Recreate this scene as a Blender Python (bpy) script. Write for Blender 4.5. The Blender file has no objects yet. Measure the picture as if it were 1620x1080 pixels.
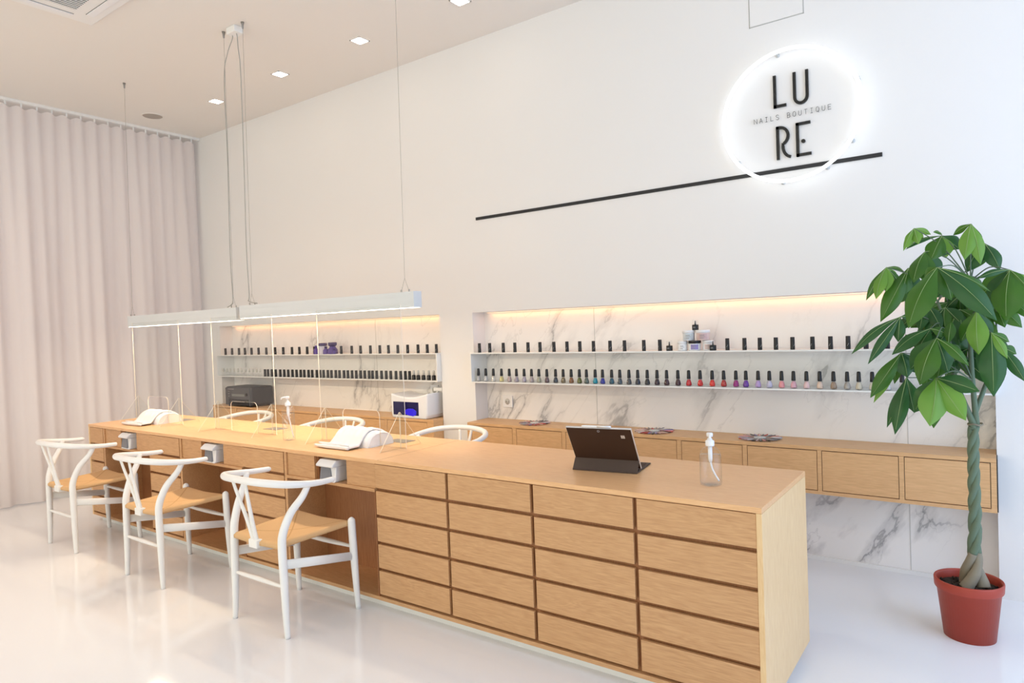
import bpy, bmesh, math, random
from mathutils import Vector, Matrix
random.seed(7)
SC = bpy.context.scene
COL = SC.collection
PI = math.pi

# ------------------------------------------------------------------ camera, world, exposure
cam_d = bpy.data.cameras.new('camera')
cam = bpy.data.objects.new('camera', cam_d)
COL.objects.link(cam)
rx = Vector((0.81066311, 0.58429268, -0.03778083)).normalized()
fz = Vector((-0.58526407, 0.81051084, -0.02319792)).normalized()
uy = rx.cross(fz).normalized() * 1.0
M = Matrix(((rx.x, uy.x, -fz.x, 5.7918), (rx.y, uy.y, -fz.y, -2.2938), (rx.z, uy.z, -fz.z, 1.4043), (0, 0, 0, 1)))
cam.matrix_world = M
cam_d.sensor_width = 36.0
cam_d.lens = 23.5504
cam_d.clip_end = 60
SC.camera = cam

vs = SC.view_settings
vs.view_transform = 'Standard'
vs.look = 'None'
vs.gamma = 1
vs.use_curve_mapping = False
vs.exposure = 0.62

CEIL = 3.537      # ceiling height
YW = 1.659        # face of the back wall
YN = 1.804        # marble at the back of the niches
XC = -1.10        # curtain line


def lin(r, g, b):
    f = lambda c: (c / 255 / 12.92) if c <= 10 else ((c / 255 + .055) / 1.055) ** 2.4
    return (f(r), f(g), f(b), 1)


# daylight from the bright street through the open shop front
w = bpy.data.worlds.new('daylight')
SC.world = w
w.use_nodes = True
nt = w.node_tree
bg = nt.nodes['Background']
bg.inputs['Color'].default_value = (1.22, 1.22, 1.06, 1)
bg.inputs['Strength'].default_value = 1.0


def area_light(name, loc, size, power, col, rot=(0, 0, 0), size_y=None, spread=PI):
    d = bpy.data.lights.new(name, 'AREA')
    d.energy = power
    d.color = col
    d.size = size
    if size_y:
        d.shape = 'RECTANGLE'
        d.size_y = size_y
    d.spread = spread
    o = bpy.data.objects.new(name, d)
    o.location = loc
    o.rotation_euler = rot
    COL.objects.link(o)
    return o


# cool daylight entering through the tall window in the right-hand wall
area_light('window_daylight', (7.66, -.05, 1.62), 3.0, 32, (.08, .36, 1), (0, PI / 2, 0), 2.8)


# added fill light behind the sheer curtain to brighten it; no glazing there
area_light('curtain_fill_light', (-1.38, -1.3, 1.75), 3.3, 10, (1, .90, .84), (0, -PI / 2, 0), 5.6)


# ------------------------------------------------------------------ materials
def mat(name, col, rough=.5, metal=0, spec=.5, emit=None, estr=0, coat=0, trans=0, ior=1.45, alpha=1):
    m = bpy.data.materials.new(name)
    m.use_nodes = True
    b = m.node_tree.nodes['Principled BSDF']
    b.inputs['Base Color'].default_value = col
    b.inputs['Roughness'].default_value = rough
    b.inputs['Metallic'].default_value = metal
    b.inputs['Specular IOR Level'].default_value = spec
    b.inputs['Coat Weight'].default_value = coat
    b.inputs['Transmission Weight'].default_value = trans
    b.inputs['IOR'].default_value = ior
    if emit:
        b.inputs['Emission Color'].default_value = emit
        b.inputs['Emission Strength'].default_value = estr
    # a touch of surface variation so that nothing is a flat constant
    nt = m.node_tree
    if trans == 0 and metal == 0 and not emit:
        tc = nt.nodes.new('ShaderNodeTexCoord')
        n = nt.nodes.new('ShaderNodeTexNoise')
        n.inputs['Scale'].default_value = 35
        n.inputs['Detail'].default_value = 2
        nt.links.new(tc.outputs['Object'], n.inputs['Vector'])
        mp = nt.nodes.new('ShaderNodeMapRange')
        mp.inputs['To Min'].default_value = max(0, rough - .04)
        mp.inputs['To Max'].default_value = min(1, rough + .04)
        nt.links.new(n.outputs['Fac'], mp.inputs['Value'])
        nt.links.new(mp.outputs[0], b.inputs['Roughness'])
    return m


def wood(name, axis, c1, c2, rough=.42, seed=0.0):
    m = mat(name, c1, rough)
    nt = m.node_tree
    N = nt.nodes.new
    L = nt.links.new
    b = nt.nodes['Principled BSDF']
    tc = N('ShaderNodeTexCoord')
    oi = N('ShaderNodeObjectInfo')
    off = N('ShaderNodeVectorMath')
    off.operation = 'MULTIPLY_ADD'
    cmb = N('ShaderNodeCombineXYZ')
    for i in range(3):
        L(oi.outputs['Random'], cmb.inputs[i])
    L(cmb.outputs[0], off.inputs[0])
    off.inputs[1].default_value = (7, 5, 9)
    L(tc.outputs['Object'], off.inputs[2])
    s = {'X': (1.0, 11, 11), 'Z': (11, 11, 1.0)}[axis]
    mp = N('ShaderNodeMapping')
    mp.inputs['Scale'].default_value = s
    mp.inputs['Location'].default_value = (seed, seed, seed)
    L(off.outputs[0], mp.inputs['Vector'])
    n1 = N('ShaderNodeTexNoise')
    n1.inputs['Scale'].default_value = 1.6
    n1.inputs['Detail'].default_value = 4
    n1.inputs['Distortion'].default_value = .9
    L(mp.outputs[0], n1.inputs['Vector'])
    mp2 = N('ShaderNodeMapping')
    mp2.inputs['Scale'].default_value = tuple(q * (1.0 if q > 2 else 2.5) * 6 if q > 2 else 5.0 for q in s)
    L(off.outputs[0], mp2.inputs['Vector'])
    n2 = N('ShaderNodeTexNoise')
    n2.inputs['Scale'].default_value = 3.0
    n2.inputs['Detail'].default_value = 3
    L(mp2.outputs[0], n2.inputs['Vector'])
    # cathedral figure: rings of a slowly varying field
    mul = N('ShaderNodeMath')
    mul.operation = 'MULTIPLY'
    mul.inputs[1].default_value = 13
    L(n1.outputs['Fac'], mul.inputs[0])
    fr = N('ShaderNodeMath')
    fr.operation = 'FRACT'
    L(mul.outputs[0], fr.inputs[0])
    pp = N('ShaderNodeMath')
    pp.operation = 'PINGPONG'
    pp.inputs[1].default_value = .5
    L(mul.outputs[0], pp.inputs[0])
    a = N('ShaderNodeMath')
    a.operation = 'MULTIPLY_ADD'
    a.inputs[1].default_value = .32
    L(pp.outputs[0], a.inputs[0])
    h = N('ShaderNodeMath')
    h.operation = 'MULTIPLY'
    h.inputs[1].default_value = .8
    L(n2.outputs['Fac'], h.inputs[0])
    L(h.outputs[0], a.inputs[2])
    r = N('ShaderNodeValToRGB')
    r.color_ramp.elements[0].position = .22
    r.color_ramp.elements[1].position = .78
    r.color_ramp.elements[0].color = c2
    r.color_ramp.elements[1].color = c1
    L(a.outputs[0], r.inputs[0])
    L(r.outputs[0], b.inputs['Base Color'])
    return m


def marble(name):
    m = mat(name, (.8, .78, .76, 1), .16)
    nt = m.node_tree
    N = nt.nodes.new
    L = nt.links.new
    b = nt.nodes['Principled BSDF']
    for l in list(b.inputs['Roughness'].links):
        nt.links.remove(l)
    b.inputs['Roughness'].default_value = .14
    tc = N('ShaderNodeTexCoord')
    mp0 = N('ShaderNodeMapping')
    mp0.inputs['Rotation'].default_value = (0, math.radians(-32), 0)
    L(tc.outputs['Object'], mp0.inputs['Vector'])
    mp = N('ShaderNodeMapping')
    mp.inputs['Scale'].default_value = (1.5, 1, .62)
    mp.inputs['Location'].default_value = (1.7, 0, .35)
    L(mp0.outputs[0], mp.inputs['Vector'])

    def vein(scale, width, dist, seed):
        n = N('ShaderNodeTexNoise')
        n.noise_dimensions = '4D'
        n.inputs['W'].default_value = seed
        n.inputs['Scale'].default_value = scale
        n.inputs['Detail'].default_value = 7
        n.inputs['Roughness'].default_value = .55
        n.inputs['Distortion'].default_value = dist
        L(mp.outputs[0], n.inputs['Vector'])
        s = N('ShaderNodeMath')
        s.operation = 'SUBTRACT'
        s.inputs[1].default_value = .5
        L(n.outputs['Fac'], s.inputs[0])
        ab = N('ShaderNodeMath')
        ab.operation = 'ABSOLUTE'
        L(s.outputs[0], ab.inputs[0])
        r = N('ShaderNodeMapRange')
        r.interpolation_type = 'SMOOTHSTEP'
        r.inputs['From Min'].default_value = 0
        r.inputs['From Max'].default_value = width
        r.inputs['To Min'].default_value = 1
        r.inputs['To Max'].default_value = 0
        L(ab.outputs[0], r.inputs['Value'])
        return r.outputs[0]
    v1 = vein(.8, .007, .5, 3.1)
    v2 = vein(.8, .038, .5, 3.1)
    v3 = vein(1.9, .007, .5, 8.3)
    msk = N('ShaderNodeTexNoise')
    msk.inputs['Scale'].default_value = 1.7
    msk.inputs['Detail'].default_value = 1
    L(tc.outputs['Object'], msk.inputs['Vector'])
    mk = N('ShaderNodeMapRange')
    mk.inputs['From Min'].default_value = .40
    mk.inputs['From Max'].default_value = .6
    L(msk.outputs['Fac'], mk.inputs['Value'])

    def mm(a, k, bb=None):
        q = N('ShaderNodeMath')
        q.operation = 'MULTIPLY'
        L(a, q.inputs[0])
        if bb:
            L(bb, q.inputs[1])
        else:
            q.inputs[1].default_value = k
        return q.outputs[0]

    def ad(a, bb):
        q = N('ShaderNodeMath')
        q.operation = 'ADD'
        L(a, q.inputs[0])
        L(bb, q.inputs[1])
        return q.outputs[0]
    tot = mm(ad(ad(mm(v1, .38), mm(v2, .36)), mm(v3, .22)), 0, mk.outputs[0])
    tot = ad(tot, mm(v1, .10))
    mix = N('ShaderNodeMix')
    mix.data_type = 'RGBA'
    mix.inputs['A'].default_value = (.90, .885, .87, 1)
    mix.inputs['B'].default_value = (.33, .33, .34, 1)
    L(tot, mix.inputs['Factor'])
    L(mix.outputs['Result'], b.inputs['Base Color'])
    return m


def clear_mat(name, tint, gloss_r=.02, diff=.0, ior=1.45):
    """thin clear plastic: see-through, fresnel reflection, a little haze"""
    m = bpy.data.materials.new(name)
    m.use_nodes = True
    nt = m.node_tree
    nt.nodes.clear()
    N = nt.nodes.new
    L = nt.links.new
    out = N('ShaderNodeOutputMaterial')
    t = N('ShaderNodeBsdfTransparent')
    t.inputs[0].default_value = tint
    g = N('ShaderNodeBsdfGlossy')
    g.inputs['Roughness'].default_value = gloss_r
    lw = N('ShaderNodeLayerWeight')
    lw.inputs['Blend'].default_value = .5
    pw = N('ShaderNodeMath')
    pw.operation = 'POWER'
    pw.inputs[1].default_value = 4.5
    L(lw.outputs['Facing'], pw.inputs[0])
    f = N('ShaderNodeMath')
    f.operation = 'MULTIPLY_ADD'
    f.inputs[1].default_value = .7
    f.inputs[2].default_value = .025
    L(pw.outputs[0], f.inputs[0])
    mx = N('ShaderNodeMixShader')
    L(f.outputs[0], mx.inputs[0])
    L(t.outputs[0], mx.inputs[1])
    L(g.outputs[0], mx.inputs[2])
    d = N('ShaderNodeBsdfDiffuse')
    d.inputs[0].default_value = (.9, .9, .9, 1)
    m2 = N('ShaderNodeMixShader')
    m2.inputs[0].default_value = diff
    L(mx.outputs[0], m2.inputs[1])
    L(d.outputs[0], m2.inputs[2])
    L(m2.outputs[0], out.inputs[0])
    return m


def cord_mat():
    m = mat('woven_paper_cord', lin(222, 176, 120), .75)
    nt = m.node_tree
    N = nt.nodes.new
    L = nt.links.new
    b = nt.nodes['Principled BSDF']
    tc = N('ShaderNodeTexCoord')
    sx = N('ShaderNodeSeparateXYZ')
    L(tc.outputs['Object'], sx.inputs[0])

    def math_(op, a, c):
        q = N('ShaderNodeMath')
        q.operation = op
        if isinstance(a, (int, float)):
            q.inputs[0].default_value = a
        else:
            L(a, q.inputs[0])
        if c is not None:
            if isinstance(c, (int, float)):
                q.inputs[1].default_value = c
            else:
                L(c, q.inputs[1])
        return q.outputs[0]
    ax = math_('ABSOLUTE', math_('MULTIPLY', sx.outputs['X'], 4.7), None)
    ay = math_('ABSOLUTE', math_('MULTIPLY', sx.outputs['Y'], 5.0), None)
    side = math_('GREATER_THAN', ax, ay)
    wx = math_('SINE', math_('MULTIPLY', sx.outputs['X'], 1050), None)
    wy = math_('SINE', math_('MULTIPLY', sx.outputs['Y'], 1050), None)
    mx = N('ShaderNodeMix')
    L(side, mx.inputs['Factor'])
    L(wx, mx.inputs['A'])
    L(wy, mx.inputs['B'])
    bp = N('ShaderNodeBump')
    bp.inputs['Strength'].default_value = .6
    bp.inputs['Distance'].default_value = .0012
    L(mx.outputs['Result'], bp.inputs['Height'])
    L(bp.outputs[0], b.inputs['Normal'])
    # a little darker between the cords and along the mitre lines where strands cross
    dif = math_('ABSOLUTE', math_('SUBTRACT', ax, ay), None)
    ln = N('ShaderNodeMapRange')
    ln.inputs['From Max'].default_value = .035
    L(dif, ln.inputs['Value'])
    st = math_('MULTIPLY_ADD', mx.outputs['Result'], .12)
    c = N('ShaderNodeMix')
    c.data_type = 'RGBA'
    c.inputs['A'].default_value = lin(196, 148, 96)
    c.inputs['B'].default_value = lin(230, 190, 140)
    q = math_('MULTIPLY', math_('ADD', math_('MULTIPLY', mx.outputs['Result'], .2), .8), ln.outputs[0])
    L(q, c.inputs['Factor'])
    L(c.outputs['Result'], b.inputs['Base Color'])
    return m


def leaf_mat(name, c1, c2):
    m = mat(name, c1, .30)
    nt = m.node_tree
    N = nt.nodes.new
    L = nt.links.new
    b = nt.nodes['Principled BSDF']
    oi = N('ShaderNodeTexCoord')
    n = N('ShaderNodeTexNoise')
    n.inputs['Scale'].default_value = 9
    L(oi.outputs['Object'], n.inputs['Vector'])
    c = N('ShaderNodeMix')
    c.data_type = 'RGBA'
    c.inputs['A'].default_value = c1
    c.inputs['B'].default_value = c2
    L(n.outputs['Fac'], c.inputs['Factor'])
    L(c.outputs['Result'], b.inputs['Base Color'])
    tr = N('ShaderNodeBsdfTranslucent')
    L(c.outputs['Result'], tr.inputs[0])
    mx = N('ShaderNodeMixShader')
    mx.inputs[0].default_value = .38
    out = nt.nodes['Material Output']
    L(b.outputs[0], mx.inputs[1])
    L(tr.outputs[0], mx.inputs[2])
    L(mx.outputs[0], out.inputs[0])
    return m


def fabric_mat():
    m = mat('sheer_curtain', (.90, .83, .80, 1), .9, spec=.1)
    nt = m.node_tree
    N = nt.nodes.new
    L = nt.links.new
    b = nt.nodes['Principled BSDF']
    tr = N('ShaderNodeBsdfTranslucent')
    tr.inputs[0].default_value = (.78, .77, .80, 1)
    mx = N('ShaderNodeMixShader')
    mx.inputs[0].default_value = .35
    L(b.outputs[0], mx.inputs[1])
    L(tr.outputs[0], mx.inputs[2])
    L(mx.outputs[0], nt.nodes['Material Output'].inputs[0])
    return m


O1, O2 = lin(214, 170, 124), lin(188, 142, 98)
MT = dict(
    wall=mat('wall_paint', (.84, .83, .82, 1), .65, spec=.25),
    ceil=mat('ceiling_paint', (.84, .81, .77, 1), .8, spec=.2),
    floor=mat('white_epoxy_floor', (.87, .89, .92, 1), .08, spec=.5),
    curtain=fabric_mat(),
    oakx=wood('oak_veneer_lengthwise', 'X', O1, O2),
    oakz=wood('oak_veneer_upright_lit', 'Z', lin(236, 205, 158), lin(220, 182, 132)),  # paler for the desk ends: daylight falling on them put into the colour
    oaktop=wood('oak_worktop_lit', 'X', lin(238, 194, 146), lin(220, 170, 120), .33),  # lighter than the front oak: light from above put into the colour
    oakcab=wood('oak_niche_cabinet', 'X', lin(232, 188, 138), lin(208, 162, 114)),
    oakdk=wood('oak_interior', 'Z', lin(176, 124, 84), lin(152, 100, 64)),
    marble=marble('white_marble'),
    white=mat('white_lacquer', (.86, .86, .85, 1), .3),
    steelwhite=mat('white_steel', (.84, .85, .84, 1), .35),
    plasticw=mat('white_plastic', (.85, .86, .88, 1), .3),
    lampbody=mat('lamp_housing_white', (.66, .69, .71, 1), .4),
    led=mat('led_diffuser', (1, 1, 1, 1), .5, emit=(1, .86, .66, 1), estr=9),
    downlight=mat('downlight_diffuser', (1, 1, 1, 1), .5, emit=(1, .86, .7, 1), estr=14),
    ledwarm=mat('niche_led_strip', (1, 1, 1, 1), .5, emit=(1, .50, .22, 1), estr=1.6),
    neon=mat('neon_tube', (1, 1, 1, 1), .4, emit=(.95, 1, 1, 1), estr=1.15),
    black=mat('black_gloss', (.012, .012, .012, 1), .22),
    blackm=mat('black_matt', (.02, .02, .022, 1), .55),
    cap=mat('black_cap', (.010, .010, .011, 1), .3),
    grey=mat('charcoal_plastic', (.055, .055, .06, 1), .4),
    grey2=mat('grey_metal', (.32, .31, .30, 1), .4, metal=.6),
    wire=mat('steel_wire', (.42, .40, .36, 1), .4, metal=.5),
    cable=mat('grey_cable', (.40, .39, .36, 1), .6),
    cord=cord_mat(),
    towel=mat('white_towel', (.84, .83, .85, 1), .95, spec=.1),
    cushion=mat('white_vinyl', (.86, .87, .90, 1), .35),
    acryl=clear_mat('clear_acrylic', (.975, .985, .98, 1), .01),
    acryledge=mat('acrylic_edge_glow', (.92, .86, .74, 1), .35),  # pale diffuse colour stands in for lamp light glowing in the edges
    pet=clear_mat('clear_bottle_plastic', (.985, .988, .99, 1), .03, .008),
    gel=clear_mat('clear_gel', (.985, .99, .995, 1), .03, .0, 1.2),
    smoke=mat('smoked_window', (.20, .21, .24, 1), .15),
    pot=mat('terracotta_plastic', lin(168, 66, 50), .42),
    soil=mat('potting_soil', (.035, .025, .018, 1), .95),
    bark=mat('green_bark', (.12, .17, .11, 1), .7),
    barkbase=mat('grey_bark', (.25, .22, .16, 1), .8),
    leafd=leaf_mat('leaf_dark', (.028, .10, .035, 1), (.05, .16, .035, 1)),
    leafm=leaf_mat('leaf_mid', (.04, .135, .022, 1), (.085, .22, .022, 1)),
    leafy=leaf_mat('leaf_young', (.14, .33, .05, 1), (.24, .45, .07, 1)),
    rib=mat('leaf_midrib', (.30, .42, .16, 1), .5),
    brown=mat('brown_cover', (.050, .024, .014, 1), .6, spec=.3),
    brown2=mat('grey_brown_cover', (.085, .06, .048, 1), .7, spec=.3),
    silver=mat('silver_edge', (.75, .76, .78, 1), .3, metal=.6),
    violet=mat('uv_glow_window', (.01, .008, .12, 1), .1, emit=(.05, .03, .9, 1), estr=.45),
    navy=mat('dark_blue_glass', (.01, .01, .08, 1), .1),
    purple=mat('purple_plastic', (.10, .06, .28, 1), .35),
    sticker=mat('white_sticker', (.85, .8, .72, 1), .6),
    clip=mat('clear_clip', (.6, .62, .62, 1), .3),
    speaker=mat('speaker_grille', (.42, .38, .34, 1), .8),
    slot=mat('dark_slot', (.05, .05, .05, 1), .7),
)
_cm = {}


def colour(name, c, rough=.2):
    if name not in _cm:
        _cm[name] = mat(name, c, rough)
    return _cm[name]


# ------------------------------------------------------------------ geometry helpers
class MB:
    def __init__(s):
        s.v = []
        s.f = []
        s.m = []
        s.sm = []
        s.mi = 0
        s.smooth = False

    def add(s, vs, fs):
        o = len(s.v)
        s.v += [tuple(p) for p in vs]
        for f in fs:
            s.f.append([i + o for i in f])
            s.m.append(s.mi)
            s.sm.append(s.smooth)

    def box(s, x0, x1, y0, y1, z0, z1):
        if x0 > x1: x0, x1 = x1, x0
        if y0 > y1: y0, y1 = y1, y0
        if z0 > z1: z0, z1 = z1, z0
        s.add([(x0, y0, z0), (x1, y0, z0), (x1, y1, z0), (x0, y1, z0), (x0, y0, z1), (x1, y0, z1), (x1, y1, z1), (x0, y1, z1)],
              [(0, 3, 2, 1), (4, 5, 6, 7), (0, 1, 5, 4), (1, 2, 6, 5), (2, 3, 7, 6), (3, 0, 4, 7)])

    def prism(s, poly, a, b, axis='Y'):
        """extrude a 2D polygon between a and b along axis (poly given in the two other axes)"""
        def P(p, t):
            if axis == 'Y': return (p[0], t, p[1])
            if axis == 'X': return (t, p[0], p[1])
            return (p[0], p[1], t)
        n = len(poly)
        vs = [P(p, a) for p in poly] + [P(p, b) for p in poly]
        fs = [tuple(range(n)), tuple(range(2 * n - 1, n - 1, -1))]
        fs += [(i, i + n, (i + 1) % n + n, (i + 1) % n) for i in range(n)]
        s.add(vs, fs)

    def lathe(s, prof, cx=0, cy=0, cz=0, n=24, a0=0, a1=2 * PI):
        full = abs(a1 - a0 - 2 * PI) < 1e-6
        k = n if full else n + 1
        vs = []
        for r, z in prof:
            for i in range(k):
                a = a0 + (a1 - a0) * i / n
                vs.append((cx + max(r, 1e-5) * math.cos(a), cy + max(r, 1e-5) * math.sin(a), cz + z))
        fs = []
        for j in range(len(prof) - 1):
            for i in range(n if not full else k):
                i2 = (i + 1) % k
                fs.append((j * k + i, j * k + i2, (j + 1) * k + i2, (j + 1) * k + i))
        s.add(vs, fs)

    def tube(s, pts, r, n=10, sub=0, closed=False, flat=None, up=None):
        """swept tube; r number or list; flat=(a,b) scales of the cross-section"""
        pts = [Vector(p) for p in pts]
        rs = list(r) if isinstance(r, (list, tuple)) else [r] * len(pts)
        if sub:
            P, R_ = [], []
            m = len(pts)
            rng = range(m if closed else m - 1)
            for i in rng:
                g = (lambda j: pts[j % m]) if closed else (lambda j: pts[min(max(j, 0), m - 1)])
                p0, p1, p2, p3 = g(i - 1), g(i), g(i + 1), g(i + 2)
                r1, r2 = rs[i], rs[(i + 1) % m]
                for k in range(sub):
                    t = k / sub
                    P.append(.5 * ((2 * p1) + (-p0 + p2) * t + (2 * p0 - 5 * p1 + 4 * p2 - p3) * t * t + (-p0 + 3 * p1 - 3 * p2 + p3) * t ** 3))
                    R_.append(r1 + (r2 - r1) * t)
            if not closed:
                P.append(pts[-1])
                R_.append(rs[-1])
            pts, rs = P, R_
        m = len(pts)
        vs = []
        ref = Vector(up) if up else None
        prev = None
        for i in range(m):
            if closed:
                t = pts[(i + 1) % m] - pts[i - 1]
            else:
                t = pts[min(i + 1, m - 1)] - pts[max(i - 1, 0)]
            if t.length < 1e-9: t = Vector((0, 0, 1))
            t.normalize()
            if ref is not None:
                a = ref - t * ref.dot(t)
            elif prev is None:
                q = Vector((0, 0, 1)) if abs(t.z) < .8 else Vector((1, 0, 0))
                a = q - t * q.dot(t)
            else:
                a = prev - t * prev.dot(t)
            if a.length < 1e-6: a = t.orthogonal()
            a.normalize()
            prev = a
            b = t.cross(a)
            fa, fb = flat if flat else (1, 1)
            for k in range(n):
                an = 2 * PI * k / n
                vs.append(pts[i] + a * math.cos(an) * rs[i] * fa + b * math.sin(an) * rs[i] * fb)
        fs = []
        for i in range(m if closed else m - 1):
            j = (i + 1) % m
            for k in range(n):
                k2 = (k + 1) % n
                fs.append((i * n + k, i * n + k2, j * n + k2, j * n + k))
        if not closed:
            fs.append(tuple(range(n - 1, -1, -1)))
            fs.append(tuple((m - 1) * n + k for k in range(n)))
        s.add(vs, fs)

    def grid(s, fn, nu, nv, closed_u=False):
        vs = [fn(i / nu, j / nv) for j in range(nv + 1) for i in range(nu + 1)]
        fs = []
        for j in range(nv):
            for i in range(nu):
                a = j * (nu + 1) + i
                fs.append((a, a + 1, a + nu + 2, a + nu + 1))
        s.add(vs, fs)

    def build(s, name, mats, parent=None, bevel=0, seg=2, fixn=True):
        me = bpy.data.meshes.new(name)
        me.from_pydata(s.v, [], s.f)
        if not isinstance(mats, (list, tuple)): mats = [mats]
        for m in mats: me.materials.append(m)
        for p, mi, sm in zip(me.polygons, s.m, s.sm):
            p.material_index = mi
            p.use_smooth = sm
        if fixn:
            bm = bmesh.new()
            bm.from_mesh(me)
            bmesh.ops.remove_doubles(bm, verts=bm.verts, dist=1e-5)
            bmesh.ops.recalc_face_normals(bm, faces=bm.faces)
            bm.to_mesh(me)
            bm.free()
        o = bpy.data.objects.new(name, me)
        COL.objects.link(o)
        if parent: o.parent = parent
        if bevel:
            b = o.modifiers.new('bevel', 'BEVEL')
            b.width = bevel
            b.segments = seg
            b.limit_method = 'ANGLE'
            b.angle_limit = math.radians(50)
        return o


def tag(o, label, cat, group=None, kind=None):
    if label: o['label'] = label
    if cat: o['category'] = cat
    if group: o['group'] = group
    if kind: o['kind'] = kind
    return o


def thing(name, label, cat, loc=(0, 0, 0), rz=0, group=None):
    o = bpy.data.objects.new(name, None)
    o.empty_display_size = .1
    COL.objects.link(o)
    o.location = loc
    o.rotation_euler = (0, 0, rz)
    return tag(o, label, cat, group)


def struct(name, mb, m, bevel=0):
    return tag(mb.build(name, m, bevel=bevel), None, None, kind='structure')


def dup(root, loc, rz, label, group=None):
    r = root.copy()
    COL.objects.link(r)
    r.location = loc
    r.rotation_euler = (0, 0, rz)
    r['label'] = label
    if group: r['group'] = group
    for ch in list(root.children):
        c = ch.copy()
        COL.objects.link(c)
        c.parent = r
        for g in list(ch.children):
            d = g.copy()
            COL.objects.link(d)
            d.parent = c
    return r


def bx(name, m, dims, parent=None, bevel=0, seg=2):
    b = MB()
    b.box(*dims)
    return b.build(name, m, parent, bevel, seg)


_o = ['zero', 'first', 'second', 'third', 'fourth', 'fifth', 'sixth', 'seventh', 'eighth', 'ninth', 'tenth', 'eleventh', 'twelfth', 'thirteenth',
      'fourteenth', 'fifteenth', 'sixteenth', 'seventeenth', 'eighteenth', 'nineteenth']


def ordw(n):
    if n < 20: return _o[n]
    t = {2: 'twent', 3: 'thirt', 4: 'fort', 5: 'fift'}[n // 10]
    return t + 'ieth' if n % 10 == 0 else t + 'y-' + _o[n % 10]


# ------------------------------------------------------------------ the room
XL, XR, YF = -1.45, 7.7, -6.0
b = MB(); b.box(XL, XR, YF, 2.05, -.08, 0); struct('floor', b, MT['floor'])
b = MB(); b.box(XL, XR, YF, 2.05, CEIL, CEIL + .08); struct('ceiling', b, MT['ceil'])
b = MB()
NZ = 1.516
for x0, x1 in ((XL, -.883), (2.24, 2.576), (5.787, XR)):
    b.box(x0, x1, YW, 2.05, 0, NZ)
b.box(XL, XR, YW, 2.05, NZ, CEIL)
struct('wall_back', b, MT['wall'])
b = MB()
for x0, x1 in ((-.883, 2.24), (2.576, 5.787)):
    b.box(x0, x1, YN + .001, 2.04, 0, NZ)
struct('wall_back_marble', b, MT['marble'])
b = MB(); b.box(XL - .1, XL, YF, 2.05, 0, CEIL); struct('wall_left', b, MT['wall'])
b = MB()
b.box(XR, XR + .1, YF, -1.5, 0, CEIL); b.box(XR, XR + .1, 1.4, 2.05, 0, CEIL); b.box(XR, XR + .1, -1.5, 1.4, 3.15, CEIL); b.box(XR, XR + .1, -1.5, 1.4, 0, .06)
struct('wall_right', b, MT['wall'])
b = MB()
for d in ((-1.5, -1.44, .06, 3.15), (1.34, 1.4, .06, 3.15), (-.08, -.02, .06, 3.15), (-1.5, 1.4, .06, .12), (-1.5, 1.4, 3.09, 3.15)):
    b.box(XR + .02, XR + .07, *d)
struct('window_1', b, MT['steelwhite'])
# slab joints of the marble
b = MB()
for x in (3.54, 5.405):
    b.box(x - .0012, x + .0012, YN - .0006, YN + .002, 0, NZ)
for x in (-.2, 1.35):
    b.box(x - .0012, x + .0012, YN - .0006, YN + .002, 0, NZ)
struct('trim_1', b, colour('grout', (.5, .5, .48, 1), .8))
b = MB()
for x0, x1 in ((2.576, 5.787), (-.883, 2.24)):
    b.box(x0, x1, YN - .012, YN + .001, 0, .022)
struct('baseboard_back', b, MT['white'])

# curtain along the left side, with its ceiling track
cu = thing('curtain', 'floor-length sheer white curtain in soft pleats on the left', 'curtain', (XC, 0, 0))
def cf(u, v):
    y = 1.60 - u * 5.8
    z = .012 + v * 3.475
    t = max(0, min(1, (v - .55) / .45))
    a = .015 * math.sin(2 * PI * y / .118)
    low = .036 * math.sin(2 * PI * y / .47 + .8) + .022 * math.sin(2 * PI * y / .21 + 2) + .016 * math.sin(2 * PI * y / .118 + .6 * math.sin(y * 3))
    zz = z - (.012 * (1 - math.cos(2 * PI * y / .118)) if v > .999 else 0)
    return (a * t + low * (1 - t) * .85, y, zz)
m = MB(); m.smooth = True
m.grid(cf, 620, 14)
m.build('fabric', MT['curtain'], cu, fixn=False)
bx('track', MT['white'], (-.02, .02, -4.3, 1.655, 3.512, CEIL - .0005), cu)
for i in range(48):
    y = 1.57 - i * .118
    bx('glider', MT['steelwhite'], (-.004, .004, y - .006, y + .006, 3.478, 3.514), cu)

# thin-edged access hatch high on the wall
h = thing('access_hatch', 'thin-edged square white hatch high on the wall above the ring sign', 'hatch', (4.685, YW, 3.042))
bx('panel', MT['wall'], (.006, .286, -.003, 0, .006, .294), h)
m = MB()
for d in ((0, .292, -.0015, 0, 0, .004), (0, .292, -.0015, 0, .296, .3), (0, .004, -.0015, 0, 0, .3), (.288, .292, -.0015, 0, 0, .3)):
    m.box(*d)
m.build('frame', colour('hatch_line', (.45, .45, .43, 1), .6), h)

# black line painted-metal strip on the wall
tag(bx('wall_stripe', MT['blackm'], (2.649, 5.335, YW - .006, YW, 2.2045, 2.2255)), 'long thin black horizontal strip on the wall running under the ring sign', 'wall decoration')

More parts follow.
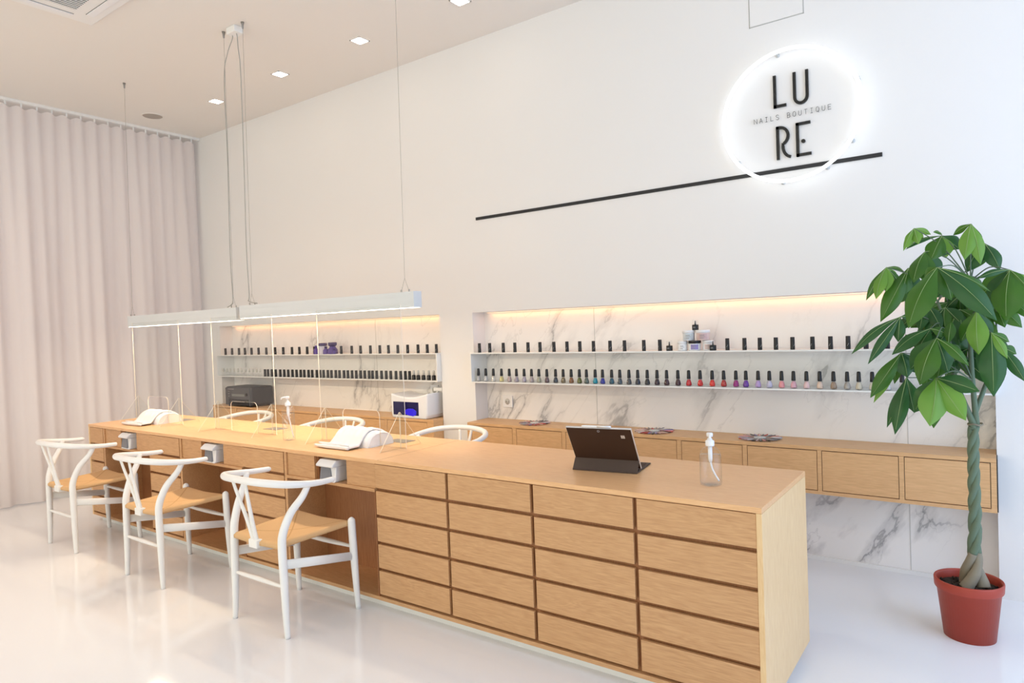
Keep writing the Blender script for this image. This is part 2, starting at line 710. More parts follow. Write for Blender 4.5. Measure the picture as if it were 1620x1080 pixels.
# neon ring
n = thing('neon_ring', 'large glowing white neon ring mounted on the back wall', 'sign', (4.897, YW - .055, 2.499))
m = MB(); m.smooth = True
R0 = .357
m.tube([(R0 * math.cos(a * PI / 48), 0, R0 * math.sin(a * PI / 48)) for a in range(96)], .0098, 10, closed=True)
m.build('glass_tube', MT['neon'], n)
for a in (100, 328, 300, 262, 215, 20):
    x, z = R0 * math.cos(math.radians(a)), R0 * math.sin(math.radians(a))
    m = MB(); m.smooth = True
    m.tube([(x, .0545, z), (x, .012, z)], .0055, 8)
    m.tube([(x, .0545, z), (x, .050, z)], .012, 10)
    m.tube([(x - .012, .008, z), (x, .014, z), (x + .012, .008, z)], .004, 6)
    m.build('clip', MT['clip'], n)

# lettering
lt = thing('wall_lettering', 'black raised lettering in two large lines inside the glowing ring', 'sign', (4.80, YW - .012, 2.27))
SW = .0155
def letter(paths, name='letter', r=SW / 2, mt='black', dp=.012, sub=0):
    m = MB()
    for p in paths:
        p = [q for i, q in enumerate(p) if i == 0 or math.dist(q, p[i - 1]) > 1e-4]
        # flat ribbon strokes of square section
        pts = [Vector((q[0], 0, q[1])) for q in p]
        n_ = len(pts)
        L_, R_ = [], []
        for i in range(n_):
            t = (pts[min(i + 1, n_ - 1)] - pts[max(i - 1, 0)]).normalized()
            if 0 < i < n_ - 1:
                t1 = (pts[i] - pts[i - 1]).normalized(); t2 = (pts[i + 1] - pts[i]).normalized()
                t = (t1 + t2).normalized()
                k = 1 / max(.35, t.dot(t1))
            else:
                k = 1
            nn = Vector((-t.z, 0, t.x)) * r * k
            L_.append(pts[i] + nn); R_.append(pts[i] - nn)
        poly = [(q.x, q.z) for q in L_] + [(q.x, q.z) for q in reversed(R_)]
        for i in range(n_ - 1):
            a, b_, c, d = L_[i], L_[i + 1], R_[i + 1], R_[i]
            m.prism([(a.x, a.z), (b_.x, b_.z), (c.x, c.z), (d.x, d.z)], 0, dp)
    return m.build(name, MT[mt], lt, fixn=True)
def arc(cx, cz, rx_, rz_, a0, a1, n=14):
    return [(cx + rx_ * math.cos(math.radians(a0 + (a1 - a0) * i / n)), cz + rz_ * math.sin(math.radians(a0 + (a1 - a0) * i / n))) for i in range(n + 1)]
h_ = SW / 2
letter([[(.012 + h_ - .004, .472), (.012 + h_ - .004, .292)], [(.012 - .004, .292 + h_), (.075, .292 + h_)]])
letter([[(.112 + h_, .466), (.112 + h_, .33)] + arc(.152, .33, .04 - h_, .037, 180, 360) + [(.192 - h_, .33), (.192 - h_, .466)]])
letter([[(.017 + h_, .188), (.017 + h_, .004)], [(.017, .188 - h_), (.035, .188 - h_)] + arc(.035, .132, .045, .056 - h_, 90, -62)[1:] ,
        [(.056, .083)] + arc(.098, .073, .046, .062, 170, 262)])
letter([[(.121 + h_, .188), (.121 + h_, .004)], [(.121, .188 - h_), (.196, .188 - h_)], [(.121, .004 + h_), (.198, .004 + h_)]])
m = MB(); m.tube([(.158, 0, .084), (.158, .012, .084)], .0105, 20)
m.build('letter', MT['black'], lt)
G = {
 'N': [[(0, 0), (0, 1), (1, 0), (1, 1)]], 'A': [[(0, 0), (.5, 1), (1, 0)], [(.18, .35), (.82, .35)]],
 'I': [[(.5, 0), (.5, 1)], [(.15, 0), (.85, 0)], [(.15, 1), (.85, 1)]], 'L': [[(.1, 1), (.1, 0), (.95, 0)]],
 'S': [[(.95, .85), (.7, 1), (.3, 1), (.05, .8), (.2, .58), (.8, .42), (.95, .2), (.7, 0), (.3, 0), (.05, .15)]],
 'B': [[(.08, 0), (.08, 1), (.65, 1), (.85, .85), (.85, .65), (.65, .52), (.08, .52)], [(.65, .52), (.95, .38), (.95, .14), (.7, 0), (.08, 0)]],
 'O': [[(.3, 0), (.05, .25), (.05, .75), (.3, 1), (.7, 1), (.95, .75), (.95, .25), (.7, 0), (.3, 0)]],
 'U': [[(.05, 1), (.05, .25), (.3, 0), (.7, 0), (.95, .25), (.95, 1)]], 'T': [[(0, 1), (1, 1)], [(.5, 1), (.5, 0)]],
 'Q': [[(.3, 0), (.05, .25), (.05, .75), (.3, 1), (.7, 1), (.95, .75), (.95, .25), (.7, 0), (.3, 0)], [(.5, .22), (.95, -.18)]],
 'E': [[(.95, 0), (.08, 0), (.08, 1), (.95, 1)], [(.08, .52), (.8, .52)]]}
tx, pitch = -.100, .0275
for i, ch in enumerate('NAILS BOUTIQUE'):
    if ch == ' ': continue
    x0 = tx + i * .02965
    letter([[(x0 + p[0] * .0165, .226 + p[1] * .026) for p in st] for st in G[ch]], r=.0008, dp=.003)

# ceiling things; a second row of wide lamps, added out of view, warms the left side
DLS = [(.108, 1.146, 0), (1.076, 1.134, 0), (2.048, 1.126, 0), (2.994, 1.145, 0), (-.2, -1.9, 1), (1.08, -1.9, 1), (2.2, -1.9, 1)]
for i, (x, y, far) in enumerate(DLS):
    t = thing('downlight', ('square ceiling spotlight, %s from the curtain in the row along the wall' % ordw(i + 1)) if not far else ('added fill lamp over the open floor, %s from the curtain' % ordw(i - 3)), 'ceiling light', (x, y, CEIL), 0, 'square recessed ceiling spotlights')
    m = MB()
    s = .052
    for d in ((-s, s, -s, -s + .008), (-s, s, s - .008, s), (-s, -s + .008, -s, s), (s - .008, s, -s, s)):
        m.box(*d, -.004, 0)
    m.build('frame', MT['white'], t)
    bx('diffuser', MT['downlight'], (-s + .008, s - .008, -s + .008, s - .008, -.003, -.0005), t)
    l = bpy.data.lights.new('downlight_beam', 'SPOT')
    l.energy = 9
    l.color = (1, .78, .56)
    l.spot_size = math.radians(50)
    l.spot_blend = 1
    l.shadow_soft_size = .05
    if far:
        l.energy, l.spot_size, l.shadow_soft_size, l.color = 38, math.radians(172), .25, (1, .62, .45)
    lo = bpy.data.objects.new('downlight_beam', l)
    lo.location = (0, 0, -.02)
    COL.objects.link(lo)
    lo.parent = t
t = thing('ceiling_speaker', 'round flat grille set in the ceiling near the curtain', 'speaker', (-.696, .973, CEIL))
m = MB(); m.lathe([(0, -.006), (.082, -.006), (.085, -.004), (.085, 0), (0, 0)], n=36)
m.build('grille', MT['speaker'], t)
m = MB(); m.smooth = True
m.lathe([(.085, -.001), (.087, -.007), (.092, -.006), (.094, 0)], n=36)
m.build('rim', MT['ceil'], t)

ac = thing('air_conditioner', 'white ceiling cassette air conditioner with dark intake grille', 'air conditioner', (.925, -.215, CEIL))
A = .95
bx('panel', MT['white'], (0, A, -A, 0, -.022, 0), ac, bevel=.008)
bx('intake_recess', MT['slot'], (.165, A - .165, -A + .165, -.165, -.0235, -.021), ac)
m = MB()
for i in range(26):
    x = .175 + i * .0242
    m.box(x, x + .0085, -A + .168, -.168, -.027, -.0225)
m.box(.163, A - .163, -A / 2 - .004, -A / 2 + .004, -.0275, -.0235)
m.build('intake_grille', MT['white'], ac)
for k, (x0, x1, y0, y1) in enumerate(((.15, A - .15, -.095, -.05), (.15, A - .15, -A + .05, -A + .095), (.05, .095, -A + .15, -.15), (A - .095, A - .05, -A + .15, -.15))):
    f = bx('louver', MT['plasticw'], (x0, x1, y0, y1, -.028, -.0225), ac, bevel=.002)
    g = .006
    bx('air_slot', MT['slot'] if k == 0 else MT['grey2'], (x0 - g, x1 + g, y0 - .002, y1 + .002, -.0232, -.0222), f)

# ------------------------------------------------------------------ pendant lamps
def pendant(x0, x1, z0, z1, y, label, ax, axb):
    L_ = x1 - x0
    t = thing('linear_pendant_lamp', label, 'pendant lamp', (x0, y, z0), 0, 'linear pendant lamps over the long desk')
    hh = z1 - z0
    m = MB()
    hw = .03
    m.box(.004, L_ - .004, -hw, -hw + .004, 0, hh)
    m.box(.004, L_ - .004, hw - .004, hw, 0, hh)
    m.box(.004, L_ - .004, -hw + .004, hw - .004, .014, hh - .006)
    for zz in (.028, .062):
        m.box(.004, L_ - .004, -hw - .0012, -hw, zz, zz + .0015)
    m.build('housing', MT['lampbody'], t)
    bx('diffuser', MT['led'], (.006, L_ - .006, -hw + .005, hw - .005, -.001, .0135), t)
    for x in (0, L_ - .004):
        bx('end_cap', MT['lampbody'], (x, x + .004, -hw - .001, hw + .001, -.001, hh + .001), t)
    for xa, xb in zip(ax, axb):
        xt = xa - x0
        xm = xb - x0
        m = MB()
        m.tube([(xt, 0.012, CEIL - z0 - .02), (xm, 0, hh + .075)], .0013, 6)
        m.tube([(xm, 0, hh + .078), (xm - .03, 0, hh + .004)], .0011, 6)
        m.tube([(xm, 0, hh + .078), (xm + .03, 0, hh + .004)], .0011, 6)
        m.build('suspension_wire', MT['wire'], t)
        m = MB(); m.smooth = True
        m.lathe([(.003, -.045), (.006, -.04), (.007, -.02), (.012, 0), (0, 0)], xt, .012, CEIL - z0, 12)
        m.build('wire_anchor', MT['grey2'], t)
        for s_ in (-.03, .03):
            m = MB()
            m.lathe([(0, 0), (.005, 0), (.005, .012), (.002, .016), (0, .016)], xm + s_, 0, hh, 8)
            m.build('wire_clip', MT['wire'], t)
    return t
LY = .405
lp1 = pendant(-.085, 1.505, 1.516, 1.606, LY, 'far white linear pendant lamp, the one nearer the curtain', (-.03, 1.445), (-.06, 1.43))
lp2 = pendant(1.545, 3.213, 1.527, 1.615, LY, 'near white linear pendant lamp hanging over the middle of the desk', (1.675, 3.13), (1.655, 3.12))
for t, x, z, xs, pw in ((lp1, .78, 1.508, 1.5, 6.5), (lp2, 2.37, 1.519, 1.6, 7)):
    o = area_light('led_light', (0, 0, 0), .04, pw, (1, .74, .46), (0, 0, PI / 2), xs)
    o.parent = t
    o.location = (x - t.location.x, 0, -.006)
cn = thing('ceiling_canopy', 'small white junction box on the ceiling feeding the two pendant lamps', 'junction box', (1.56, .43, CEIL))
bx('box', MT['white'], (-.05, .05, -.035, .035, -.045, 0), cn, bevel=.004)
for i, (xa, xe, ye, ze) in enumerate(((-.03, -.13, -.03, 1.61), (.02, .07, -.03, 1.62))):
    m = MB(); m.smooth = True
    H_ = ze - CEIL
    m.tube([(xa, 0, -.045), (xa + (-.004 if i == 0 else .006), 0, -.07), (xa + (xe - xa) * .55, -.01, -.16), (xe + (.0 if i == 0 else 0), -.015, -.32), (xe * .98, -.02, H_ * .45), (xe - .005, ye, H_ * .8), (xe + .002, ye, H_ + .07), (xe - .01, ye, H_ + .025), (xe + (-.07 if i == 0 else .09), ye, H_ + .004)], .0032, 8, sub=6)
    m.build('power_cable', MT['cable'], cn)

# ------------------------------------------------------------------ the long desk
DL, DD, DH = 5.144, .636, .76
dk = thing('reception_desk', 'long oak desk with rows of drawers and three open kneeholes', 'desk', (0, 0, 0))
TZ = DH - .02
bx('worktop', MT['oaktop'], (0, DL, 0, DD, TZ, DH), dk, bevel=.0012, seg=1)
for x in (0, DL - .02):
    bx('side_panel', MT['oakz'], (x, x + .02, .0, DD, .05, TZ - .0004), dk, bevel=.001, seg=1)
bx('bottom_board', MT['oakx'], (.02, DL - .02, 0.001, DD, .05, .068), dk)
bx('plinth', MT['white'], (.05, DL - .05, .05, DD - .05, 0, .05), dk)
cols = [(.022, .240, .02, .27), (.957, 1.362, .955, 1.39), (2.098, 2.502, 2.09, 2.53), (3.256, 3.7235, 3.248, 3.731), (3.7395, 4.196, 3.731, 4.204), (4.2125, 4.667, 4.204, 4.675), (4.6835, 5.1235, 4.675, 5.124)]
PIT = .1345
for ci, (x0, x1, c0, c1) in enumerate(cols):
    bx('carcass', MT['oakdk'], (max(c0, .0205), x1 + .0075, .024, .262, .0685, TZ - .001), dk)
    for r in range(5):
        zt = TZ - .003 - r * PIT
        bx('drawer', MT['oakx'], (x0, x1, 0.0015, .0175, zt - .1185, zt), dk, bevel=.0008, seg=1)
# upright trims between drawer blocks and kneeholes
for x0, x1 in ((.248, .27), (1.37, 1.39), (2.51, 2.53)):
    bx('upright', MT['oakx'], (x0, x1, .002, .262, .068, TZ - .001), dk)
bx('modesty_panel', MT['oakdk'], (.02, DL - .02, .2625, .28, .068, TZ - .001), dk)
for i, (k0, k1, a, c) in enumerate(((.27, .955, .519, .759), (1.39, 2.09, 1.626, 1.88), (2.53, 3.248, 2.769, 3.032))):
    bx('kneehole_wall', MT['oakdk'], (k1 - .004, k1, .004, .262, .068, .60), dk)
    bx('cubby_shelf', MT['oakx'], (k0, k1 - .0005, .001, .262, .596, .612), dk)
    bx('apron_panel', MT['oakx'], (k0 + .001, a, .010, .026, .6125, TZ - .001), dk)
    bx('apron_panel', MT['oakx'], (c, k1 - .001, .010, .026, .6125, TZ - .001), dk)
    for x in (a, c - .012):
        bx('cubby_side', MT['oakdk'], (x - (0 if x == a else 0), x + .012, .027, .262, .6125, TZ - .001), dk)
# worktop seam and cable outlets
bx('worktop_seam', colour('seam', lin(120, 80, 50), .6), (3.2795, 3.2812, 0.0, DD, DH - .001, DH + .0002), dk)
for x in (.583, 1.77, 2.975):
    m = MB()
    m.box(x - .075, x + .075, .415, .51, DH, DH + .0025)
    m.build('cable_outlet', MT['grey2'], dk, bevel=.001)

# white dispensers sitting in the cubbies
def tub(x, lab):
    t = thing('dust_drawer_box', lab, 'box', (x + .022, .012, .6125), 0, 'white lidded boxes in the desk cubbies')
    m = MB()
    m.prism([(-.012, .012), (-.022, .0), (.13, .0), (.13, .09), (-.004, .09)], 0, .125, 'X')
    m.build('body', MT['plasticw'], t, bevel=.004)
    m = MB()
    m.prism([(.012, -.0235 + .094), (.118, .094 - .0235 - .0), (.104, .012), (.018, .012)], 0, .0, 'Y') if False else None
    m = MB()
    vs = []
    def fp(xx, z): return (xx, -.0225 + (z / .09) * .018 - .0015, z)
    m.add([fp(.008, .012), fp(.102, .008), fp(.082, .076), fp(.006, .076), (.008, -.012, .012), (.102, -.012, .008), (.082, 0.0, .076), (.006, 0.0, .076)],
          [(0, 1, 2, 3), (7, 6, 5, 4), (0, 4, 5, 1), (1, 5, 6, 2), (2, 6, 7, 3), (3, 7, 4, 0)])
    m.build('window', MT['smoke'], t)
    m = MB()
    m.prism([(-.034, .080), (-.036, .092), (-.006, .115), (.135, .119), (.137, .080)], -.006, .131, 'X')
    m.build('lid', MT['plasticw'], t, bevel=.005)
    return t
for x, wd in ((.530, 'nearest the curtain'), (1.655, 'in the middle kneehole'), (2.805, 'nearest the wide drawer block')):
    o = tub(x, 'white plastic box with grey window in the desk cubby %s' % wd)

# ------------------------------------------------------------------ acrylic screens on the desk
def screen(cx, lab):
    t = thing('acrylic_screen', lab, 'screen', (cx, .30, DH), 0, 'clear acrylic screens standing on the desk')
    W, Hh, T = .356, .782, .004
    outl = [(-W, 0), (-.155, 0), (-.155, .165)] + arc(-.12, .165, .035, .035, 180, 90, 5)[1:] + arc(.12, .165, .035, .035, 90, 0, 5) + [(.155, 0), (W, 0), (W, Hh), (-W, Hh)]
    m = MB()
    nn = len(outl)
    vs = [(p[0], -T / 2, p[1]) for p in outl] + [(p[0], T / 2, p[1]) for p in outl]
    m.add(vs, [tuple(range(nn)), tuple(range(2 * nn - 1, nn - 1, -1))])
    m.mi = 1
    m.add(vs, [(i, i + nn, (i + 1) % nn + nn, (i + 1) % nn) for i in range(nn)])
    m.build('pane', [MT['acryl'], MT['acryledge']], t)
    for sx in (-1, 1):
        x = sx * (W - .042)
        m = MB()
        for a, b_ in ((-.155, -.0025), (.0025, .155)):
            tri = [(a, 0), (b_, 0), (b_ if a < 0 else a, .197)]
            vs = [(x - .002, p[0], p[1]) for p in tri] + [(x + .002, p[0], p[1]) for p in tri]
            m.mi = 0
            m.add(vs, [(0, 1, 2), (5, 4, 3)])
            m.mi = 1
            m.add(vs, [(0, 3, 4, 1), (1, 4, 5, 2), (2, 5, 3, 0)])
        m.build('foot', [MT['acryl'], MT['acryledge']], t)
    return t
s0 = screen(.505, 'clear acrylic counter screen with arched slot, nearest the curtain')
dup(s0, (1.662, .30, DH), 0, 'clear acrylic counter screen with arched slot, middle of three')
dup(s0, (2.828, .30, DH), 0, 'clear acrylic counter screen with arched slot, nearest the tablet')

# arm rests with towels
def armrest(x, lab, labt, rz):
    t = thing('arm_rest', lab, 'arm rest', (x, .31, DH), rz, 'padded arm rests on the desk')
    prof = [(.100 * math.cos(a), .080 * math.sin(a) ** .8 if math.sin(a) > 0 else 0) for a in [PI * i / 20 for i in range(21)]]
    m = MB(); m.smooth = True
    n_ = len(prof)
    secs = [(-.135, .9), (-.128, .97), (-.118, 1), (.118, 1), (.128, .97), (.135, .9)]
    vs = [(x_, p[0] * k, p[1] * k) for x_, k in secs for p in prof]
    fs = [(j * n_ + i, j * n_ + i + 1, (j + 1) * n_ + i + 1, (j + 1) * n_ + i) for j in range(len(secs) - 1) for i in range(n_ - 1)]
    m.add(vs, fs)
    m.smooth = False
    m.add([vs[i] for i in range(n_)], [tuple(range(n_))])
    k0 = (len(secs) - 1) * n_
    m.add([vs[k0 + i] for i in range(n_)], [tuple(range(n_))])
    m.add([vs[i * n_] for i in range(6)] + [vs[i * n_ + n_ - 1] for i in range(6)], [(0, 5, 11, 6)])
    m.build('cushion', MT['cushion'], t)
    m = MB(); m.smooth = True
    m.tube([(.1355, .100 * .9 * math.cos(a), .080 * .9 * math.sin(a) ** .8 if math.sin(a) > 0 else 0) for a in [PI * i / 20 for i in range(21)]], .0022, 6)
    m.build('piping', MT['cushion'], t)
    # towel draped over it, as an object of its own
    tw = thing('towel', labt, 'towel', (x, .31, DH), rz, 'white towels over the arm rests')
    path = [(.11, .012)] + [((.100 + .006) * math.cos(a), (.080 * math.sin(a) ** .8 if math.sin(a) > 0 else 0) + .007) for a in [PI * i / 16 for i in range(1, 15)]] + [(-.122, .014), (-.145, .012), (-.165, .012), (-.195, .012)]
    NP = len(path)
    def tf(u, v, off):
        k = v * (NP - 1)
        i = min(int(k), NP - 2)
        f_ = k - i
        y = path[i][0] * (1 - f_) + path[i + 1][0] * f_
        z = path[i][1] * (1 - f_) + path[i + 1][1] * f_
        xx = -.155 + u * .235 + .010 * math.sin(v * 9 + 1) * (1 if u > .5 else .6)
        xx += -.03 * max(0, v - .75) * 4 * (1 - u) + .02 * max(0, v - .8) * 5 * u
        rip = .0025 * math.sin(u * 17 + v * 5) + .002 * math.sin(u * 31 - v * 11)
        ny = 0
        return (xx, y, z + off + rip)
    m = MB(); m.smooth = True
    nu, nv = 26, 44
    top = [tf(i / nu, j / nv, .005) for j in range(nv + 1) for i in range(nu + 1)]
    bot = [tf(i / nu, j / nv, -.0045) for j in range(nv + 1) for i in range(nu + 1)]
    W1 = nu + 1
    fs = [(j * W1 + i, j * W1 + i + 1, (j + 1) * W1 + i + 1, (j + 1) * W1 + i) for j in range(nv) for i in range(nu)]
    N1 = len(top)
    fs2 = [tuple(q + N1 for q in reversed(f_)) for f_ in fs]
    edge = [i for i in range(nu + 1)] + [j * W1 + nu for j in range(1, nv + 1)] + [nv * W1 + i for i in range(nu - 1, -1, -1)] + [j * W1 for j in range(nv - 1, 0, -1)]
    fe = [(edge[i], edge[(i + 1) % len(edge)], edge[(i + 1) % len(edge)] + N1, edge[i] + N1) for i in range(len(edge))]
    m.add(top + bot, fs + fs2 + fe)
    m.build('cloth', MT['towel'], tw)
    m = MB(); m.smooth = True
    m.tube([(-.205, -.192, .012), (-.1, -.202, .013), (.0, -.196, .012), (.09, -.203, .012)], [.006, .0105, .011, .008], 10, sub=5)
    m.tube([(-.195, -.17, .0235), (-.09, -.18, .024), (.0, -.172, .023), (.07, -.182, .022)], [.004, .007, .007, .005], 8, sub=5)
    m.build('folded_edge', MT['towel'], tw)
armrest(2.845, 'white padded half-round arm rest near the middle of the desk', 'white towel draped over the arm rest near the middle of the desk', .0)
armrest(.518, 'white padded half-round arm rest at the curtain end of the desk', 'white towel draped over the arm rest at the curtain end', .03)

# tablet with keyboard cover
tb = thing('tablet_computer', 'dark brown tablet with folding keyboard cover standing on the desk', 'tablet', (4.268, .236, DH), math.atan2(.043, .286))
TW = .292
m = MB()
m.box(0, TW, 0, .215, .0005, .0065)
kb = m.build('keyboard_cover', MT['brown2'], tb, bevel=.002)
m = MB()
for r in range(5):
    for c in range(13):
        m.box(.012 + c * .0207, .012 + c * .0207 + .018, .105 + r * .018, .105 + r * .018 + .0155, .0066, .008)
m.build('keys', MT['brown'], kb)
d0 = Vector((0, .068, .0075)); d1 = Vector((0, -.062, .199))
ax_ = (d1 - d0).normalized(); nrm = Vector((0, -ax_.z, ax_.y)) * -1
nrm = Vector((0, ax_.z, -ax_.y)) * -1  # towards the camera side
def slab(m, a, b_, x0, x1, n0, n1):
    p = d0 + ax_ * a; q = d0 + ax_ * b_
    vs = []
    for x_ in (x0, x1):
        for pt in (p, q):
            for nn in (n0, n1):
                w_ = pt + nrm * nn
                vs.append((x_, w_.y, w_.z))
    m.add(vs, [(0, 1, 3, 2), (4, 6, 7, 5), (0, 4, 5, 1), (2, 3, 7, 6), (0, 2, 6, 4), (1, 5, 7, 3)])
LN = (d1 - d0).length
m = MB(); slab(m, 0, LN, 0, TW, -.008, 0); bdy = m.build('body', MT['silver'], tb, bevel=.0012)
m = MB(); slab(m, .004, LN - .003, .002, TW - .003, 0, .0012); bk = m.build('back_panel', MT['brown'], tb)
m = MB(); slab(m, .01, LN - .01, .01, TW - .01, -.009, -.008); m.build('display', MT['black'], tb)
m = MB()
for a in (0, 1):
    for c in (0, 1):
        slab(m, LN - .052 + a * .0088, LN - .052 + a * .0088 + .008, .240 + c * .0088, .240 + c * .0088 + .008, .0012, .0017)
m.build('emblem', MT['silver'], bk)
m = MB()
cpt = d0 + ax_ * (LN - .016) + nrm * .0015
m.tube([(TW / 2 + .005 * math.cos(a * PI / 8), cpt.y + ax_.y * .005 * math.sin(a * PI / 8), cpt.z + ax_.z * .005 * math.sin(a * PI / 8)) for a in range(16)], .0006, 6, closed=True)
m.build('camera_ring', MT['silver'], bk)
m = MB()
cr_ = d0 + ax_ * .052 + nrm * .0022
m.add([(0, 0, .001), (TW, 0, .001), (TW, cr_.y, cr_.z), (0, cr_.y, cr_.z), (0, .006, .001), (TW, .006, .001), (TW, cr_.y + .002, cr_.z - .002), (0, cr_.y + .002, cr_.z - .002)],
      [(0, 1, 2, 3), (7, 6, 5, 4), (0, 4, 5, 1), (1, 5, 6, 2), (2, 6, 7, 3), (3, 7, 4, 0)])
m.build('cover_flap', MT['brown2'], tb)
st = thing('stylus', 'white stylus pen resting on top of the tablet', 'pen', (4.268, .236, DH), math.atan2(.043, .286))
tp = d1 + nrm * -.004 + ax_ * .0052
m = MB(); m.smooth = True
m.tube([(.075, tp.y, tp.z), (.085, tp.y, tp.z), (.19, tp.y, tp.z), (.205, tp.y, tp.z)], [.003, .0048, .0048, .0048], 10)
m.build('barrel', MT['plasticw'], st)
m = MB(); m.smooth = True
m.tube([(.145, tp.y, tp.z + .0004), (.203, tp.y, tp.z + .0004)], .0052, 10)
m.build('clip', MT['silver'], st)

# pump bottles
def pump(name, lab, x, y, R, Hb, Ht, rz, rnd, z=DH, da=0.0):
    t = thing(name, lab, 'bottle', (x, y, z), rz)
    prof = [(0, .002), (R * .75, 0), (R * .96, .004), (R, .012)]
    for i in range(9):
        a = i / 8 * PI / 2
        prof.append((R - (R - .014) * (1 - math.cos(a)), Hb - rnd + rnd * math.sin(a)))
    prof.append((.014, Hb + .008))
    m = MB(); m.smooth = True
    m.lathe(prof, n=32)
    m.build('bottle', MT['pet'], t)
    m = MB(); m.smooth = True
    hz = Hb * .80
    m.lathe([(0, .005), (R * .7, .004), (R * .93, .009), (R * .965, .016), (R * .965, min(hz, Hb - rnd)), (R * .9, hz), (0, hz)], n=28)
    m.build('gel', MT['gel'], t)
    m = MB(); m.smooth = True
    m.lathe([(0, Hb + .004), (.0165, Hb + .004), (.0170, Hb + .008), (.0165, Hb + .024), (.010, Hb + .027), (.0085, Hb + .034), (.0048, Hb + .035), (.0048, Ht - .014), (0, Ht - .014)], n=20)
    m.build('pump_collar', MT['plasticw'], t)
    m = MB(); m.smooth = True
    m.lathe([(0, Ht - .015), (.012, Ht - .015), (.0125, Ht - .004), (.010, Ht), (0, Ht)], n=18)
    m.tube([(0, 0, Ht - .008), (-.02, 0, Ht - .006), (-.036, 0, Ht - .010), (-.04, 0, Ht - .018)], [.006, .0055, .0045, .0035], 8, sub=3)
    m.build('nozzle', MT['plasticw'], t)
    m = MB(); m.smooth = True
    m.tube([(0, 0, Hb + .004), (0, 0, Hb - .045), (.002, 0, Hb - .06)], [.0085, .0085, .0055], 10)
    ca, sa = math.cos(da), math.sin(da)
    m.tube([(.002, 0, Hb - .055), (.008 * ca, .008 * sa, Hb - .09), (R * .75 * ca, R * .75 * sa, .014)], .0036, 8, sub=4)
    m.build('dip_tube', MT['plasticw'], t)
    return t
pump('pump_bottle', 'clear sanitiser pump bottle with bent white dip tube, right of the tablet', 4.888, .24, .0415, .148, .203, 1.92, .045, da=-1.3)
pb = pump('pump_bottle', 'tall clear pump bottle beside the middle acrylic screen', 2.289, .2, .037, .205, .268, .63, .03)
m = MB()
random.seed(4)
for k in range(5):
    for j in range(2):
        a0 = -2.2 + k * .34 + j * .12
        z0 = .05 + .028 * k + .02 * j
        pts = [(.0373 * math.cos(a0 + .25 * math.sin(i * .9 + k)), .0373 * math.sin(a0 + .25 * math.sin(i * .9 + k)), z0 + i * .007) for i in range(5)]
        m.tube(pts, .0008, 5, sub=2)
m.build('printed_swirl', MT['plasticw'], pb)

# ------------------------------------------------------------------ niche cabinets, shelves, small things
def cabinet(name, lab, x0, x1, bounds, ztop=.70, zbot=.441):
    t = thing(name, lab, 'cabinet', (0, 0, 0))
    y0 = 1.545
    bx('top', MT['oakcab'], (x0, x1, y0, YN - .001, ztop - .02, ztop), t, bevel=.001, seg=1)
    bx('bottom', MT['oakcab'], (x0, x1, y0, YN - .001, zbot, zbot + .018), t)
    bx('back', MT['oakcab'], (x0 + .002, x1 - .002, y0 + .03, YN - .002, zbot + .018, ztop - .021), t)
    xs = [x0] + [v for b_ in bounds for v in b_] + [x1]
    for i in range(0, len(xs), 2):
        if xs[i + 1] - xs[i] > .004:
            bx('divider', MT['oakcab'], (xs[i], xs[i + 1], y0, y0 + .03, zbot + .018, ztop - .0205), t)
    for a, c in bounds:
        bx('drawer', MT['oakcab'], (a + .003, c - .003, y0 + .001, y0 + .018, zbot + .022, ztop - .024), t)
        bx('drawer_gap', MT['slot'], (a, c, y0 + .018, y0 + .0295, zbot + .0185, ztop - .0208), t)
    return t
cabinet('wall_cabinet', 'long low oak drawer cabinet hung in the right marble niche', 2.578, 5.785,
        [(2.62, 2.993), (3.026, 3.404), (3.434, 3.80), (3.832, 4.218), (4.246, 4.611), (4.636, 5.006), (5.027, 5.387), (5.409, 5.763)], .698)
bx('shadow_strip', MT['blackm'], (5.7852, 5.79, 1.547, YW - .001, .445, .696), bpy.data.objects['wall_cabinet'])  # black strip standing in for the shadow gap at the cabinet's end
cabinet('wall_cabinet', 'low oak drawer cabinet in the left marble niche, under the dark oven', -.881, 2.238,
        [(-.85, -.48), (-.45, -.05), (-.02, .40), (.43, .83), (.86, 1.26), (1.29, 1.69), (1.72, 2.17)], .695)

def shelfunit(lab, x0, x1):
    t = thing('display_shelf', lab, 'shelf', (0, 0, 0))
    for z in (1.2135, .9965):
        bx('shelf', MT['steelwhite'], (x0, x1, YW - .05, YN - .0005, z - .008, z), t)
    for x in (x0 + .0005, x1 - .0085):
        bx('side_panel', MT['steelwhite'], (x, x + .008, YW - .0495, YN - .001, .997, 1.205), t)
    return t
shelfunit('white double wall shelf in the right niche with bottles of coloured polish', 2.5765, 5.786)
shelfunit('white double wall shelf in the left niche with close-set black tubes', -.8825, 2.239)

# warm led strip along the ceiling of each niche
for lab, x0, x1 in (('thin warm light strip along the top of the right niche', 2.62, 5.74), ('thin warm light strip along the top of the left niche', -.84, 2.20)):
    t = thing('light_strip', lab, 'light strip', ((x0 + x1) / 2, YN - .022, NZ))
    L_ = (x1 - x0) / 2
    bx('profile', MT['steelwhite'], (-L_, L_, -.008, .008, -.004, 0), t)
    bx('diffuser', MT['ledwarm'], (-L_ + .003, L_ - .003, -.005, .005, -.0055, -.004), t)
    o = area_light('strip_light', (0, 0, -.008), .012, .75, (1, .42, .15), (0, 0, PI / 2), (x1 - x0) * .98)
    o.parent = t

